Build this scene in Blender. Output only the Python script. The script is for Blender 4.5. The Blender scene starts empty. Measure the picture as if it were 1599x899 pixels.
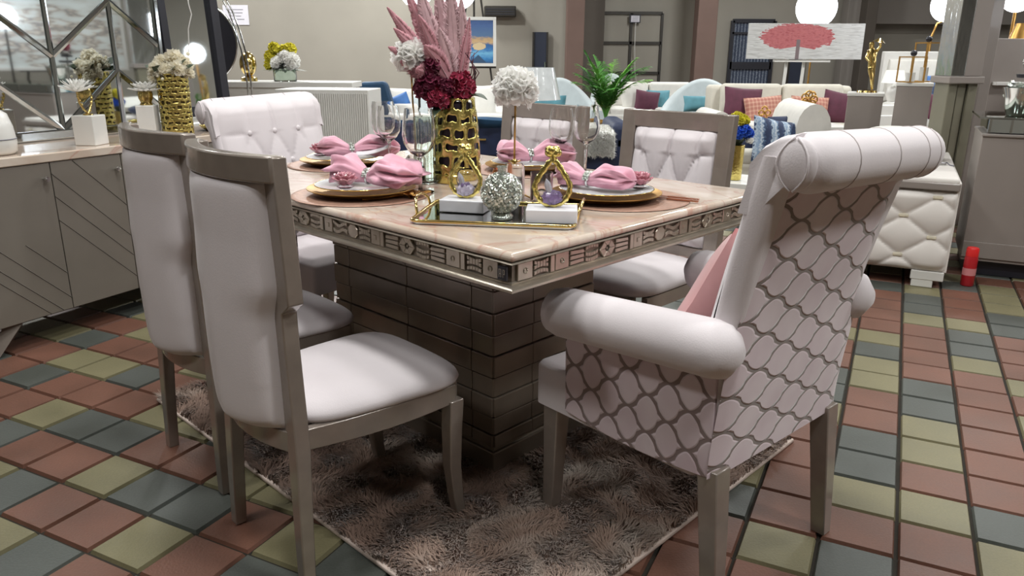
import bpy, bmesh, math, random
import numpy as np
from mathutils import Vector, Matrix, Euler
random.seed(7)
PI = math.pi
SC = bpy.context.scene
COL = SC.collection
R = math.radians

# ------------------------------------------------------------------ camera, exposure, light
W_PX, H_PX, F_PX = 1599, 899, 1192.39
PITCH, ROLL, CAM_H = 0.296643, 0.00638399, 1.20
FWD = Vector((0, math.cos(PITCH), -math.sin(PITCH)))
_rt0 = Vector((1, 0, 0)); _up0 = _rt0.cross(FWD)
RGT = math.cos(ROLL) * _rt0 + math.sin(ROLL) * _up0
UPV = -math.sin(ROLL) * _rt0 + math.cos(ROLL) * _up0
CAMP = Vector((0, 0, CAM_H))
cam = bpy.data.cameras.new('camera'); cam.lens = F_PX / W_PX * 36.0; cam.sensor_width = 36.0
cam.clip_start = 0.05; cam.clip_end = 100
camo = bpy.data.objects.new('camera', cam); COL.objects.link(camo)
M = Matrix((RGT, UPV, -FWD)).transposed().to_4x4(); M.translation = CAMP
camo.matrix_world = M
SC.camera = camo
SC.view_settings.view_transform = 'Standard'; SC.view_settings.look = 'None'
SC.view_settings.gamma = 1.0; SC.view_settings.use_curve_mapping = False
SC.view_settings.exposure = -0.28
wd = bpy.data.worlds.new('world'); SC.world = wd; wd.use_nodes = True
wd.node_tree.nodes['Background'].inputs[0].default_value = (0.75, 0.82, 0.92, 1)
wd.node_tree.nodes['Background'].inputs[1].default_value = 0.3
SC.cycles.max_bounces = 16; SC.cycles.diffuse_bounces = 3; SC.cycles.glossy_bounces = 4
SC.cycles.transmission_bounces = 16; SC.cycles.sample_clamp_indirect = 4.0
SC.cycles.caustics_reflective = False; SC.cycles.caustics_refractive = False
try: SC.cycles.use_denoising = True
except Exception: pass

def area(name, loc, size, power, color=(1, 0.97, 0.93), aim=None, spread=180, shape='DISK'):
    l = bpy.data.lights.new(name, 'AREA'); l.energy = power; l.size = size; l.color = color; l.shape = shape
    l.spread = R(spread)
    o = bpy.data.objects.new(name, l); COL.objects.link(o); o.location = loc
    d = (Vector(aim) - Vector(loc)) if aim else Vector((0, 0, -1))
    o.rotation_euler = d.to_track_quat('-Z', 'Y').to_euler()
    return o
CEIL = 4.4
# unseen lamps added overhead to fill the shop with light: (x, y, watts)
FILL_LAMPS = [(-0.2, 1.8, 74), (-1.6, 3.0, 60), (1.3, 3.4, 40), (0.6, -0.4, 62), (-2.6, 0.2, 70), (3.0, 0.2, 115),
         (0.0, 7.0, 130), (4.2, 7.0, 170), (-4.4, 7.5, 230), (-3.0, 12.0, 380), (3.5, 12.0, 170), (8.5, 10.0, 120), (6.2, 3.6, 190), (-2.0, 14.6, 130), (-5.8, 14.2, 130)]
for i, (x, y, p) in enumerate(FILL_LAMPS):
    area('overhead_fill_lamp', (x, y, CEIL - 0.14), 0.6, p, (0.985, 1.0, 0.985))

# ------------------------------------------------------------------ helpers
def lin(c):
    if isinstance(c, str):
        c = c.lstrip('#'); c = [int(c[i:i + 2], 16) / 255 for i in (0, 2, 4)]
    elif max(c) > 1.0: c = [k / 255 for k in c]
    return tuple((k / 12.92 if k <= 0.04045 else ((k + 0.055) / 1.055) ** 2.4) for k in c) + (1,)
def at(u, v, y):
    d = FWD + RGT * ((u - W_PX / 2) / F_PX) - UPV * ((v - H_PX / 2) / F_PX)
    return CAMP + d * (y / d.y)
def gz(u, v, z):
    d = FWD + RGT * ((u - W_PX / 2) / F_PX) - UPV * ((v - H_PX / 2) / F_PX)
    return CAMP + d * ((z - CAM_H) / d.z)
TA = R(-44)
E1 = Vector((math.cos(TA), math.sin(TA), 0)); E2 = Vector((-math.sin(TA), math.cos(TA), 0))
NEAR = Vector((0, 1.516, 0))
def TP(t1, t2, z=0): return NEAR + E1 * t1 + E2 * t2 + Vector((0, 0, z))
FA = -0.459967
FAX = Vector((math.cos(FA), math.sin(FA), 0)); FBX = Vector((-math.sin(FA), math.cos(FA), 0))

class MB:
    def __init__(s): s.v = []; s.f = []; s.m = []
    def add(s, vs, fs, mi=0):
        o = len(s.v); s.v += [tuple(p) for p in vs]; s.f += [tuple(i + o for i in f) for f in fs]; s.m += [mi] * len(fs); return s
    def box(s, c, d, rot=None, mi=0, taper=1.0):
        hx, hy, hz = d[0] / 2, d[1] / 2, d[2] / 2
        P = []
        for z in (-1, 1):
            t = taper if z > 0 else 1.0
            for x, y in ((-1, -1), (1, -1), (1, 1), (-1, 1)): P.append(Vector((x * hx * t, y * hy * t, z * hz)))
        if rot is not None:
            m = rot if isinstance(rot, Matrix) else Euler(rot).to_matrix()
            P = [m @ p for p in P]
        c = Vector(c)
        return s.add([p + c for p in P], [(3, 2, 1, 0), (4, 5, 6, 7), (0, 1, 5, 4), (1, 2, 6, 5), (2, 3, 7, 6), (3, 0, 4, 7)], mi)
    def loft(s, rings, cap=True, closed=False, mi=0, wrap=True):
        n = len(rings[0]); o = len(s.v); fs = []
        for r in rings: s.v += [tuple(p) for p in r]
        K = len(rings)
        for i in range(K if closed else K - 1):
            a = o + i * n; b = o + ((i + 1) % K) * n
            for j in range(n if wrap else n - 1):
                k = (j + 1) % n; fs.append((a + j, a + k, b + k, b + j))
        if cap and not closed:
            fs.append(tuple(o + j for j in reversed(range(n)))); fs.append(tuple(o + (K - 1) * n + j for j in range(n)))
        s.f += fs; s.m += [mi] * len(fs); return s
    def lathe(s, prof, n=24, c=(0, 0, 0), mi=0, cap=True, fn=None, axis=None):
        c = Vector(c); rings = []
        for r, z in prof:
            ring = []
            for j in range(n):
                a = 2 * PI * j / n; rr = r * (fn(a, z) if fn else 1)
                p = Vector((rr * math.cos(a), rr * math.sin(a), z))
                if axis is not None: p = axis @ p
                ring.append(p + c)
            rings.append(ring)
        return s.loft(rings, cap, mi=mi)
    def cyl(s, p0, p1, r0, r1=None, n=12, mi=0):
        return s.tube([p0, p1], [r0, r0 if r1 is None else r1], n, mi=mi)
    def tube(s, pts, r, n=8, closed=False, mi=0, cap=True, flat=1.0):
        pts = [Vector(p) for p in pts]; K = len(pts); rr = r if isinstance(r, (list, tuple)) else [r] * K
        rings = []; up = None
        for i, p in enumerate(pts):
            a = pts[(i - 1) % K] if (closed or i > 0) else p; b = pts[(i + 1) % K] if (closed or i < K - 1) else p
            t = (b - a); t = t.normalized() if t.length > 1e-9 else Vector((0, 0, 1))
            if up is None:
                up = Vector((0, 0, 1)) if abs(t.z) < 0.9 else Vector((1, 0, 0))
            x = up - t * up.dot(t)
            if x.length < 1e-6: x = t.orthogonal()
            x.normalize(); y = t.cross(x); up = x
            rings.append([p + (x * math.cos(2 * PI * j / n) * flat + y * math.sin(2 * PI * j / n)) * rr[i] for j in range(n)])
        return s.loft(rings, cap, closed, mi)
    def sphere(s, c, r, nu=14, nv=9, mi=0, fn=None):
        c = Vector(c); r = r if isinstance(r, (list, tuple)) else (r, r, r)
        rings = []
        for i in range(nv + 1):
            th = PI * (0.002 + 0.996 * i / nv); ring = []
            for j in range(nu):
                a = 2 * PI * j / nu; k = fn(th, a) if fn else 1
                ring.append(c + Vector((r[0] * math.sin(th) * math.cos(a), r[1] * math.sin(th) * math.sin(a), -r[2] * math.cos(th))) * k)
            rings.append(ring)
        return s.loft(rings, True, mi=mi)
    def grid(s, fn, nu, nv, mi=0, wrapu=False):
        o = len(s.v)
        for j in range(nv + 1):
            for i in range(nu + (0 if wrapu else 1)): s.v.append(tuple(fn(i / nu, j / nv)))
        w = nu if wrapu else nu + 1
        for j in range(nv):
            for i in range(nu):
                k = (i + 1) % w if wrapu else i + 1
                s.f.append((o + j * w + i, o + j * w + k, o + (j + 1) * w + k, o + (j + 1) * w + i)); s.m.append(mi)
        return s
    def prism(s, poly, origin, ux, uy, uz, depth, mi=0, bev=0.0):
        o = Vector(origin); ux, uy, uz = Vector(ux), Vector(uy), Vector(uz); n = len(poly)
        cx = sum(p[0] for p in poly) / n; cy = sum(p[1] for p in poly) / n
        bot = [o + ux * x + uy * y for x, y in poly]
        if bev > 0:
            def ins(x, y):
                d = math.hypot(x - cx, y - cy) or 1; k = max(0, d - bev) / d; return cx + (x - cx) * k, cy + (y - cy) * k
            mid = [p + uz * (depth - bev) for p in bot]
            top = [o + ux * ins(x, y)[0] + uy * ins(x, y)[1] + uz * depth for x, y in poly]
            return s.loft([bot, mid, top], True, mi=mi)
        return s.loft([bot, [p + uz * depth for p in bot]], True, mi=mi)
    def build(s, name, mat, parent=None, smooth=35, bevel=0, bseg=2, subsurf=0, solid=0, fix=True):
        me = bpy.data.meshes.new(name); me.from_pydata(s.v, [], s.f); me.update()
        mats = mat if isinstance(mat, (list, tuple)) else [mat]
        for k in mats: me.materials.append(k)
        if len(mats) > 1: me.polygons.foreach_set('material_index', s.m)
        if fix:
            bm = bmesh.new(); bm.from_mesh(me); bmesh.ops.recalc_face_normals(bm, faces=bm.faces); bm.to_mesh(me); bm.free()
        if smooth:
            me.polygons.foreach_set('use_smooth', [True] * len(me.polygons))
            if smooth < 180 and not subsurf: me.set_sharp_from_angle(angle=R(smooth))
        o = bpy.data.objects.new(name, me); COL.objects.link(o)
        if parent is not None: o.parent = parent
        if solid:
            md = o.modifiers.new('solid', 'SOLIDIFY'); md.thickness = solid; md.offset = 0
        if bevel:
            md = o.modifiers.new('bevel', 'BEVEL'); md.width = bevel; md.segments = bseg; md.limit_method = 'ANGLE'; md.angle_limit = R(35)
        if subsurf:
            md = o.modifiers.new('sub', 'SUBSURF'); md.levels = subsurf; md.render_levels = subsurf
        return o

def tag(o, label=None, cat=None, group=None, kind=None):
    if label: o['label'] = label
    if cat: o['category'] = cat
    if group: o['group'] = group
    if kind: o['kind'] = kind
    return o
def thing(name, label, cat, loc=(0, 0, 0), rz=0.0, group=None):
    o = bpy.data.objects.new(name, None); COL.objects.link(o); o.empty_display_size = 0.05
    o.location = loc; o.rotation_euler = (0, 0, rz)
    return tag(o, label, cat, group)
def struct(o): o['kind'] = 'structure'; return o
def dup(root, loc, rz, label=None, group=None):
    def cp(o, par):
        c = o.copy(); COL.objects.link(c)
        if par is not None: c.parent = par
        for ch in [k for k in bpy.data.objects if k.parent == o]: cp(ch, c)
        return c
    r = cp(root, None); r.location = loc; r.rotation_euler = (0, 0, rz)
    if label: r['label'] = label
    if group: r['group'] = group
    return r

# ------------------------------------------------------------------ materials
def newmat(name):
    m = bpy.data.materials.new(name); m.use_nodes = True; nt = m.node_tree
    return m, nt, nt.nodes['Principled BSDF']
def pm(name, col, rough=0.5, metal=0.0, var=0.08, scale=8.0, bump=0.0, bscale=60.0, sheen=0.0, spec=None, trans=0.0, emit=0.0, coat=0.0, stretch=None, ior=None):
    m, nt, b = newmat(name); c = lin(col)
    b.inputs['Roughness'].default_value = rough; b.inputs['Metallic'].default_value = metal
    if spec is not None: b.inputs['Specular IOR Level'].default_value = spec
    if trans: b.inputs['Transmission Weight'].default_value = trans
    if ior: b.inputs['IOR'].default_value = ior
    if coat: b.inputs['Coat Weight'].default_value = coat; b.inputs['Coat Roughness'].default_value = 0.1
    if sheen: b.inputs['Sheen Weight'].default_value = sheen; b.inputs['Sheen Roughness'].default_value = 0.4
    tc = nt.nodes.new('ShaderNodeTexCoord'); mp = nt.nodes.new('ShaderNodeMapping')
    nt.links.new(tc.outputs['Object'], mp.inputs['Vector'])
    if stretch: mp.inputs['Scale'].default_value = stretch
    n = nt.nodes.new('ShaderNodeTexNoise'); n.inputs['Scale'].default_value = scale; n.inputs['Detail'].default_value = 4
    nt.links.new(mp.outputs[0], n.inputs['Vector'])
    r = nt.nodes.new('ShaderNodeValToRGB')
    r.color_ramp.elements[0].position = 0.3; r.color_ramp.elements[1].position = 0.7
    r.color_ramp.elements[0].color = tuple(k * (1 - var) for k in c[:3]) + (1,)
    r.color_ramp.elements[1].color = tuple(min(1, k * (1 + var)) for k in c[:3]) + (1,)
    nt.links.new(n.outputs['Fac'], r.inputs['Fac']); nt.links.new(r.outputs['Color'], b.inputs['Base Color'])
    if emit:
        b.inputs['Emission Color'].default_value = c; b.inputs['Emission Strength'].default_value = emit
    if bump:
        n2 = nt.nodes.new('ShaderNodeTexNoise'); n2.inputs['Scale'].default_value = bscale; n2.inputs['Detail'].default_value = 3
        nt.links.new(mp.outputs[0], n2.inputs['Vector'])
        bp = nt.nodes.new('ShaderNodeBump'); bp.inputs['Strength'].default_value = bump; bp.inputs['Distance'].default_value = 0.004
        nt.links.new(n2.outputs['Fac'], bp.inputs['Height']); nt.links.new(bp.outputs[0], b.inputs['Normal'])
    return m
def petalmat(name, col, var=0.1, tr=0.45):
    m = pm(name, col, 0.7, 0, var, 30); nt = m.node_tree; b = nt.nodes['Principled BSDF']; out = nt.nodes['Material Output']
    t = nt.nodes.new('ShaderNodeBsdfTranslucent'); mx = nt.nodes.new('ShaderNodeMixShader'); mx.inputs[0].default_value = tr
    nt.links.new(b.inputs['Base Color'].links[0].from_socket, t.inputs['Color']); nt.links.new(b.outputs[0], mx.inputs[1]); nt.links.new(t.outputs[0], mx.inputs[2]); nt.links.new(mx.outputs[0], out.inputs['Surface'])
    return m
def glassmat(name, col=(1, 1, 1), rough=0.0, ior=1.45):
    return pm(name, col, rough, trans=1.0, var=0.01, ior=ior)

V = {}
V['wood'] = pm('champagne_wood', '#8f847b', 0.27, 0.25, 0.10, 14, 0.05, 90, coat=0.6)
V['wood_dark'] = pm('pewter_wood', '#71675f', 0.36, 0.4, 0.10, 14, 0.05, 90, coat=0.2)
V['velvet'] = pm('white_velvet', '#dad2d4', 0.75, 0, 0.04, 5, 0.10, 300, sheen=0.35, spec=0.25)
V['velvet_cream'] = pm('cream_leather', '#e2dcd6', 0.5, 0, 0.03, 5, 0.06, 200, sheen=0.1, spec=0.35)
V['satin'] = pm('pink_satin', '#dba6a6', 0.32, 0, 0.10, 6, 0.12, 12, sheen=0.4)
V['silver_frieze'] = pm('silver_leaf', '#b5ab9d', 0.33, 0.75, 0.12, 20, 0.08, 60)
V['frieze_ground'] = pm('dark_silver', '#857a6d', 0.45, 0.6, 0.15, 20)
V['ped'] = pm('pedestal_lacquer', '#7d7165', 0.30, 0.45, 0.08, 10, 0.04, 60, coat=0.4)
V['gold'] = pm('polished_gold', '#dcc27c', 0.16, 1.0, 0.10, 25, 0.10, 70)
V['gold_hammered'] = pm('hammered_gold', '#dac878', 0.22, 1.0, 0.12, 40, 0.55, 90)
V['gold_satin'] = pm('satin_gold', '#c69a58', 0.35, 1.0, 0.10, 20)
V['rosegold'] = pm('rose_gold', '#c08a72', 0.28, 1.0, 0.08, 20)
V['silver'] = pm('polished_silver', '#d5d6d4', 0.12, 1.0, 0.05, 20)
V['chrome_strip'] = pm('mirror_strip', '#c8ced0', 0.1, 1.0, 0.05, 30)
V['crystal_silver'] = pm('crushed_crystal', '#d8ded6', 0.12, 0.85, 0.25, 90, 0.9, 160)
V['mirror'] = pm('mirror_glass', '#e6ebec', 0.03, 1.0, 0.01, 3)
V['glass'] = glassmat('clear_glass', (1, 1, 1))
V['glass_green'] = glassmat('pale_glass', (0.93, 0.98, 0.96))
V['pink_glass'] = pm('pink_glass', '#dc93a0', 0.1, trans=0.35, var=0.05, coat=0.4)
V['china'] = pm('white_china', '#e6e8ea', 0.15, 0, 0.02, 6, coat=0.5)
V['napkin'] = pm('pink_napkin', '#dba2b3', 0.6, 0, 0.08, 9, 0.15, 120, sheen=0.4)
V['napkin_white'] = pm('white_napkin', '#dfd9dd', 0.7, 0, 0.05, 9, 0.15, 120)
V['mat'] = pm('copper_placemat', '#a07c6a', 0.5, 0.35, 0.15, 40, 0.4, 140)
V['marble_white'] = pm('white_marble', '#f0eff3', 0.25, 0, 0.06, 9, coat=0.4)
V['ameth'] = pm('amethyst', '#7c6890', 0.2, 0, 0.4, 60, 0.6, 120, coat=0.5)
V['ameth_pale'] = pm('amethyst_pale', '#b9b0c2', 0.25, 0, 0.25, 60, 0.6, 120, coat=0.4)
V['quartz'] = pm('quartz', '#dcdbe6', 0.15, 0, 0.05, 30, trans=0.4)
V['petal_white'] = petalmat('white_petal', '#f8f7f4', 0.02, 0.6)
V['petal_cream'] = petalmat('cream_petal', '#f6f1e2', 0.05, 0.6)
V['petal_red'] = pm('wine_petal', '#9c2748', 0.65, 0, 0.25, 50, sheen=0.2)
V['petal_wine'] = pm('dark_wine_petal', '#6d1f3c', 0.65, 0, 0.3, 50)
V['petal_yellow'] = pm('yellow_petal', '#d9cf3f', 0.65, 0, 0.2, 50)
V['petal_blue'] = pm('blue_petal', '#2f62cf', 0.65, 0, 0.25, 50)
V['feather'] = pm('pink_feather', '#bf8890', 0.75, 0, 0.12, 30, 0.2, 200, sheen=0.3, stretch=(1, 1, 1))
V['feather_pale'] = pm('pale_feather', '#c9a6aa', 0.75, 0, 0.12, 30, 0.2, 200, sheen=0.3)
V['leaf'] = pm('leaf_green', '#4f8a3a', 0.5, 0, 0.3, 30)
V['leaf_light'] = pm('leaf_light', '#74a84a', 0.5, 0, 0.25, 30)
V['leaf_dark'] = pm('leaf_dark', '#3d4a38', 0.55, 0, 0.2, 30)
V['twig'] = pm('wine_twig', '#5d2c38', 0.6, 0, 0.2, 30)
V['cab'] = pm('taupe_lacquer', '#827b72', 0.33, 0.2, 0.05, 5, coat=0.3)
V['cab_groove'] = pm('groove_shadow', '#5c564f', 0.5, 0.1, 0.05, 5)
V['cab2'] = pm('mauve_lacquer', '#8f8680', 0.42, 0.05, 0.04, 4, coat=0.15)
V['white_lac'] = pm('white_lacquer', '#d9d7d2', 0.35, 0, 0.03, 5, coat=0.2)
V['white_fab'] = pm('white_fabric', '#d6d3cc', 0.8, 0, 0.05, 12, 0.2, 200, sheen=0.2)
V['cream_fab'] = pm('cream_fabric', '#cfcabd', 0.8, 0, 0.05, 12, 0.2, 200, sheen=0.2)
V['ice_fab'] = pm('ice_grey_fabric', '#b9c2c4', 0.7, 0, 0.06, 9, 0.15, 160, sheen=0.3)
V['navy'] = pm('navy_velvet', '#172445', 0.6, 0, 0.2, 8, 0.15, 160, sheen=0.1)
V['teal_navy'] = pm('petrol_velvet', '#18405f', 0.6, 0, 0.2, 8, 0.15, 160, sheen=0.1)
V['teal'] = pm('teal_fabric', '#548a97', 0.7, 0, 0.12, 12, 0.15, 160, sheen=0.2)
V['blue'] = pm('blue_fabric', '#3c6aa6', 0.7, 0, 0.12, 12, 0.15, 160)
V['burgundy'] = pm('burgundy_fabric', '#552538', 0.75, 0, 0.15, 12, 0.15, 160, sheen=0.2)
V['fur'] = pm('white_fur', '#e3e2dd', 0.9, 0, 0.06, 60, 0.5, 200)
V['black'] = pm('black_frame', '#26262e', 0.4, 0.1, 0.1, 10)
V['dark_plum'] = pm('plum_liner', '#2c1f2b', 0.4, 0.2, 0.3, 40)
V['wall'] = pm('taupe_plaster', '#9a958b', 0.9, 0, 0.04, 1.5)
V['wall_dark'] = pm('dark_taupe_plaster', '#86807a', 0.9, 0, 0.04, 1.5)
V['brown'] = pm('brown_pillar_paint', '#6d5850', 0.8, 0, 0.06, 3)
V['dark_brown'] = pm('dark_brown_paint', '#4d463f', 0.8, 0, 0.06, 3)
V['ceil'] = pm('ceiling_paint', '#a5a29c', 0.9, 0, 0.03, 1)
V['navy_door'] = pm('navy_door', '#262d3f', 0.5, 0, 0.1, 4)
V['dark_metal'] = pm('dark_metal', '#3a3733', 0.45, 0.5, 0.1, 10)
V['paper'] = pm('white_paper', '#dcdae2', 0.8, 0, 0.03, 10)
V['ink'] = pm('grey_ink', '#6f6f78', 0.8, 0, 0.03, 10)
V['red_can'] = pm('red_can', '#c0212b', 0.3, 0.1, 0.05, 10, coat=0.4)
V['bulb'] = pm('frosted_bulb', '#f4f8ff', 0.4, 0, 0.01, 3, emit=14.0)
V['shade'] = pm('white_lamp_shade', '#e9e9e6', 0.6, 0, 0.03, 9, emit=0.25)
V['plastic_wrap'] = pm('plastic_wrapped_shade', '#cfd3d4', 0.12, 0, 0.06, 12, 0.9, 14, coat=0.6)
V['rug_base'] = pm('rug_backing', '#cbb9ae', 0.9, 0, 0.1, 20, 0.3, 100)
V['fill_panel'] = pm('fill_lamp_diffuser', '#fff8ee', 0.5, 0, 0.01, 3, emit=3.0)  # glowing disc on the added overhead fill lamps
V['grey_fab'] = pm('grey_fabric', '#8f9494', 0.8, 0, 0.06, 12, 0.2, 200)
V['olive_col'] = pm('grey_olive_column', '#7c7868', 0.4, 0.2, 0.08, 4)
V['foil'] = pm('crinkled_foil', '#d2d5d6', 0.15, 1.0, 0.05, 10, 1.0, 9, stretch=(3, 3, 0.7))
# ------------------------------------------------------------------ special materials
class NT:
    def __init__(s, nt): s.nt = nt
    def n(s, t, **kw):
        k = s.nt.nodes.new(t)
        for a, b in kw.items(): setattr(k, a, b)
        return k
    def m(s, op, a, b=None, c=None):
        k = s.nt.nodes.new('ShaderNodeMath'); k.operation = op
        for i, x in enumerate((a, b, c)):
            if x is None: continue
            if isinstance(x, (int, float)): k.inputs[i].default_value = x
            else: s.nt.links.new(x, k.inputs[i])
        return k.outputs[0]
    def l(s, a, b): s.nt.links.new(a, b)
    def ramp(s, fac, stops, interp='LINEAR'):
        r = s.nt.nodes.new('ShaderNodeValToRGB'); e = r.color_ramp.elements; r.color_ramp.interpolation = interp
        while len(e) < len(stops): e.new(0.5)
        for k, (p, c) in zip(e, stops): k.position = p; k.color = lin(c)
        s.l(fac, r.inputs['Fac']); return r.outputs['Color']
    def mix(s, fac, a, b):
        k = s.nt.nodes.new('ShaderNodeMix'); k.data_type = 'RGBA'
        for i, x in ((0, fac), (6, a), (7, b)):
            if isinstance(x, (int, float, tuple)): k.inputs[i].default_value = x
            else: s.l(x, k.inputs[i])
        return k.outputs[2]

def tile_mat(name, c1, c2):
    m, nt, b = newmat(name); g = NT(nt); tc = g.n('ShaderNodeTexCoord')
    n1 = g.n('ShaderNodeTexNoise'); n1.inputs['Scale'].default_value = 4.5; n1.inputs['Detail'].default_value = 5
    n2 = g.n('ShaderNodeTexNoise'); n2.inputs['Scale'].default_value = 160; n2.inputs['Detail'].default_value = 2
    for n in (n1, n2): g.l(tc.outputs['Object'], n.inputs['Vector'])
    f = g.m('ADD', g.m('MULTIPLY', n1.outputs['Fac'], 0.75), g.m('MULTIPLY', n2.outputs['Fac'], 0.3))
    g.l(g.ramp(f, [(0.3, c1), (0.75, c2)]), b.inputs['Base Color'])
    b.inputs['Roughness'].default_value = 0.42
    rr = g.m('MULTIPLY_ADD', n1.outputs['Fac'], 0.3, 0.30); g.l(rr, b.inputs['Roughness'])
    bp = g.n('ShaderNodeBump'); bp.inputs['Strength'].default_value = 0.25; bp.inputs['Distance'].default_value = 0.003
    g.l(n2.outputs['Fac'], bp.inputs['Height']); g.l(bp.outputs[0], b.inputs['Normal'])
    return m
T_RED = tile_mat('terracotta_paver', '#5d4034', '#785142')
T_GREY = tile_mat('grey_paver', '#42453f', '#555854')
T_YEL = tile_mat('ochre_paver', '#68634a', '#80795b')
T_GAP = pm('dark_joint_sand', '#262119', 0.95, 0, 0.2, 60)

def marble():
    m, nt, b = newmat('peach_marble'); g = NT(nt); tc = g.n('ShaderNodeTexCoord')
    mp = g.n('ShaderNodeMapping'); mp.inputs['Rotation'].default_value = (0.2, 0.1, R(35)); mp.inputs['Scale'].default_value = (1, 2.2, 1)
    g.l(tc.outputs['Object'], mp.inputs['Vector'])
    n = g.n('ShaderNodeTexNoise'); n.inputs['Scale'].default_value = 3.2; n.inputs['Detail'].default_value = 7; n.inputs['Distortion'].default_value = 1.2
    g.l(mp.outputs[0], n.inputs['Vector'])
    base = g.ramp(n.outputs['Fac'], [(0.30, '#baa392'), (0.46, '#c5b3a3'), (0.60, '#cfc1b3'), (0.75, '#c0a797')])
    n2 = g.n('ShaderNodeTexNoise'); n2.inputs['Scale'].default_value = 1.5; n2.inputs['Detail'].default_value = 6; n2.inputs['Distortion'].default_value = 2.0
    g.l(mp.outputs[0], n2.inputs['Vector'])
    v = g.m('ABSOLUTE', g.m('SUBTRACT', n2.outputs['Fac'], 0.5))
    vein = g.ramp(v, [(0.0, '#ffffff'), (0.02, '#000000')])
    g.l(g.mix(g.m('MULTIPLY', vein, 0.42), base, lin('#a8604c')), b.inputs['Base Color'])
    b.inputs['Roughness'].default_value = 0.16; b.inputs['Coat Weight'].default_value = 0.4; b.inputs['Coat Roughness'].default_value = 0.05
    return m
V['marble'] = marble()

def trellis(name, ax, ay, P, Q, x0=0.0, y0=0.0, line='#6f5e55'):
    """raised velvet trellis: ogee lattice in the two object axes ax, ay"""
    m, nt, b = newmat(name); g = NT(nt); tc = g.n('ShaderNodeTexCoord'); sp = g.n('ShaderNodeSeparateXYZ'); g.l(tc.outputs['Object'], sp.inputs[0])
    X = g.m('DIVIDE', g.m('SUBTRACT', sp.outputs[ax], x0), P); Y = g.m('DIVIDE', g.m('SUBTRACT', sp.outputs[ay], y0), Q)
    t = g.m('ABSOLUTE', g.m('SUBTRACT', g.m('MULTIPLY', g.m('FRACT', X), 2.0), 1.0))
    sm = g.m('MULTIPLY', g.m('MULTIPLY', t, t), g.m('SUBTRACT', 3.0, g.m('MULTIPLY', t, 2.0)))
    t2 = g.m('MULTIPLY', t, 2.0); lo = g.m('MINIMUM', t2, 1.0); hi = g.m('MINIMUM', g.m('SUBTRACT', 2.0, t2), 1.0)
    arc = lambda q: g.m('SUBTRACT', 1.0, g.m('SQRT', g.m('MAXIMUM', g.m('SUBTRACT', 1.0, g.m('MULTIPLY', q, q)), 0.0)))
    ci = g.m('MULTIPLY', g.m('ADD', arc(lo), g.m('SUBTRACT', 1.0, arc(hi))), 0.5)
    s = g.m('ADD', g.m('MULTIPLY', sm, 0.62), g.m('MULTIPLY', ci, 0.38))
    # small cusp half way along each edge
    cu = g.m('MAXIMUM', g.m('SUBTRACT', 1.0, g.m('MULTIPLY', g.m('ABSOLUTE', g.m('SUBTRACT', t, 0.5)), 9.0)), 0.0)
    h = g.m('MULTIPLY', s, 0.5)
    def dist(sign):
        k = g.m('ADD', Y, h) if sign > 0 else g.m('SUBTRACT', Y, h)
        return g.m('ABSOLUTE', g.m('SUBTRACT', g.m('FRACT', g.m('ADD', k, 0.5)), 0.5))
    d = g.m('MINIMUM', dist(1), dist(-1))
    slope = g.m('MULTIPLY', g.m('MULTIPLY', g.m('MULTIPLY', t, g.m('SUBTRACT', 1.0, t)), 9.0 * Q / P), 1.0)
    d = g.m('DIVIDE', d, g.m('SQRT', g.m('ADD', 1.0, g.m('MULTIPLY', slope, slope))))
    d = g.m('SUBTRACT', d, g.m('MULTIPLY', cu, 0.018))
    mask = g.n('ShaderNodeMapRange'); mask.interpolation_type = 'SMOOTHSTEP'
    mask.inputs['From Min'].default_value = 0.030; mask.inputs['From Max'].default_value = 0.046; g.l(d, mask.inputs['Value'])
    hgt = g.n('ShaderNodeMapRange'); hgt.interpolation_type = 'SMOOTHSTEP'
    hgt.inputs['From Min'].default_value = 0.018; hgt.inputs['From Max'].default_value = 0.075; g.l(d, hgt.inputs['Value'])
    no = g.n('ShaderNodeTexNoise'); no.inputs['Scale'].default_value = 9; g.l(tc.outputs['Object'], no.inputs['Vector'])
    pad = g.ramp(no.outputs['Fac'], [(0.3, '#cdb8bf'), (0.7, '#dccdd1')])
    g.l(g.mix(mask.outputs[0], lin(line), pad), b.inputs['Base Color'])
    b.inputs['Roughness'].default_value = 0.6; b.inputs['Sheen Weight'].default_value = 0.5; b.inputs['Specular IOR Level'].default_value = 0.25
    bp = g.n('ShaderNodeBump'); bp.inputs['Strength'].default_value = 0.6; bp.inputs['Distance'].default_value = 0.004
    g.l(hgt.outputs[0], bp.inputs['Height']); g.l(bp.outputs[0], b.inputs['Normal'])
    return m
V['trellis_back'] = trellis('trellis_velvet_back', 0, 2, 0.176, 0.082, 0.012, 0.04)
V['trellis_side'] = trellis('trellis_velvet_side', 1, 2, 0.112, 0.092, 0.03, 0.02, '#826f6c')

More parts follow.
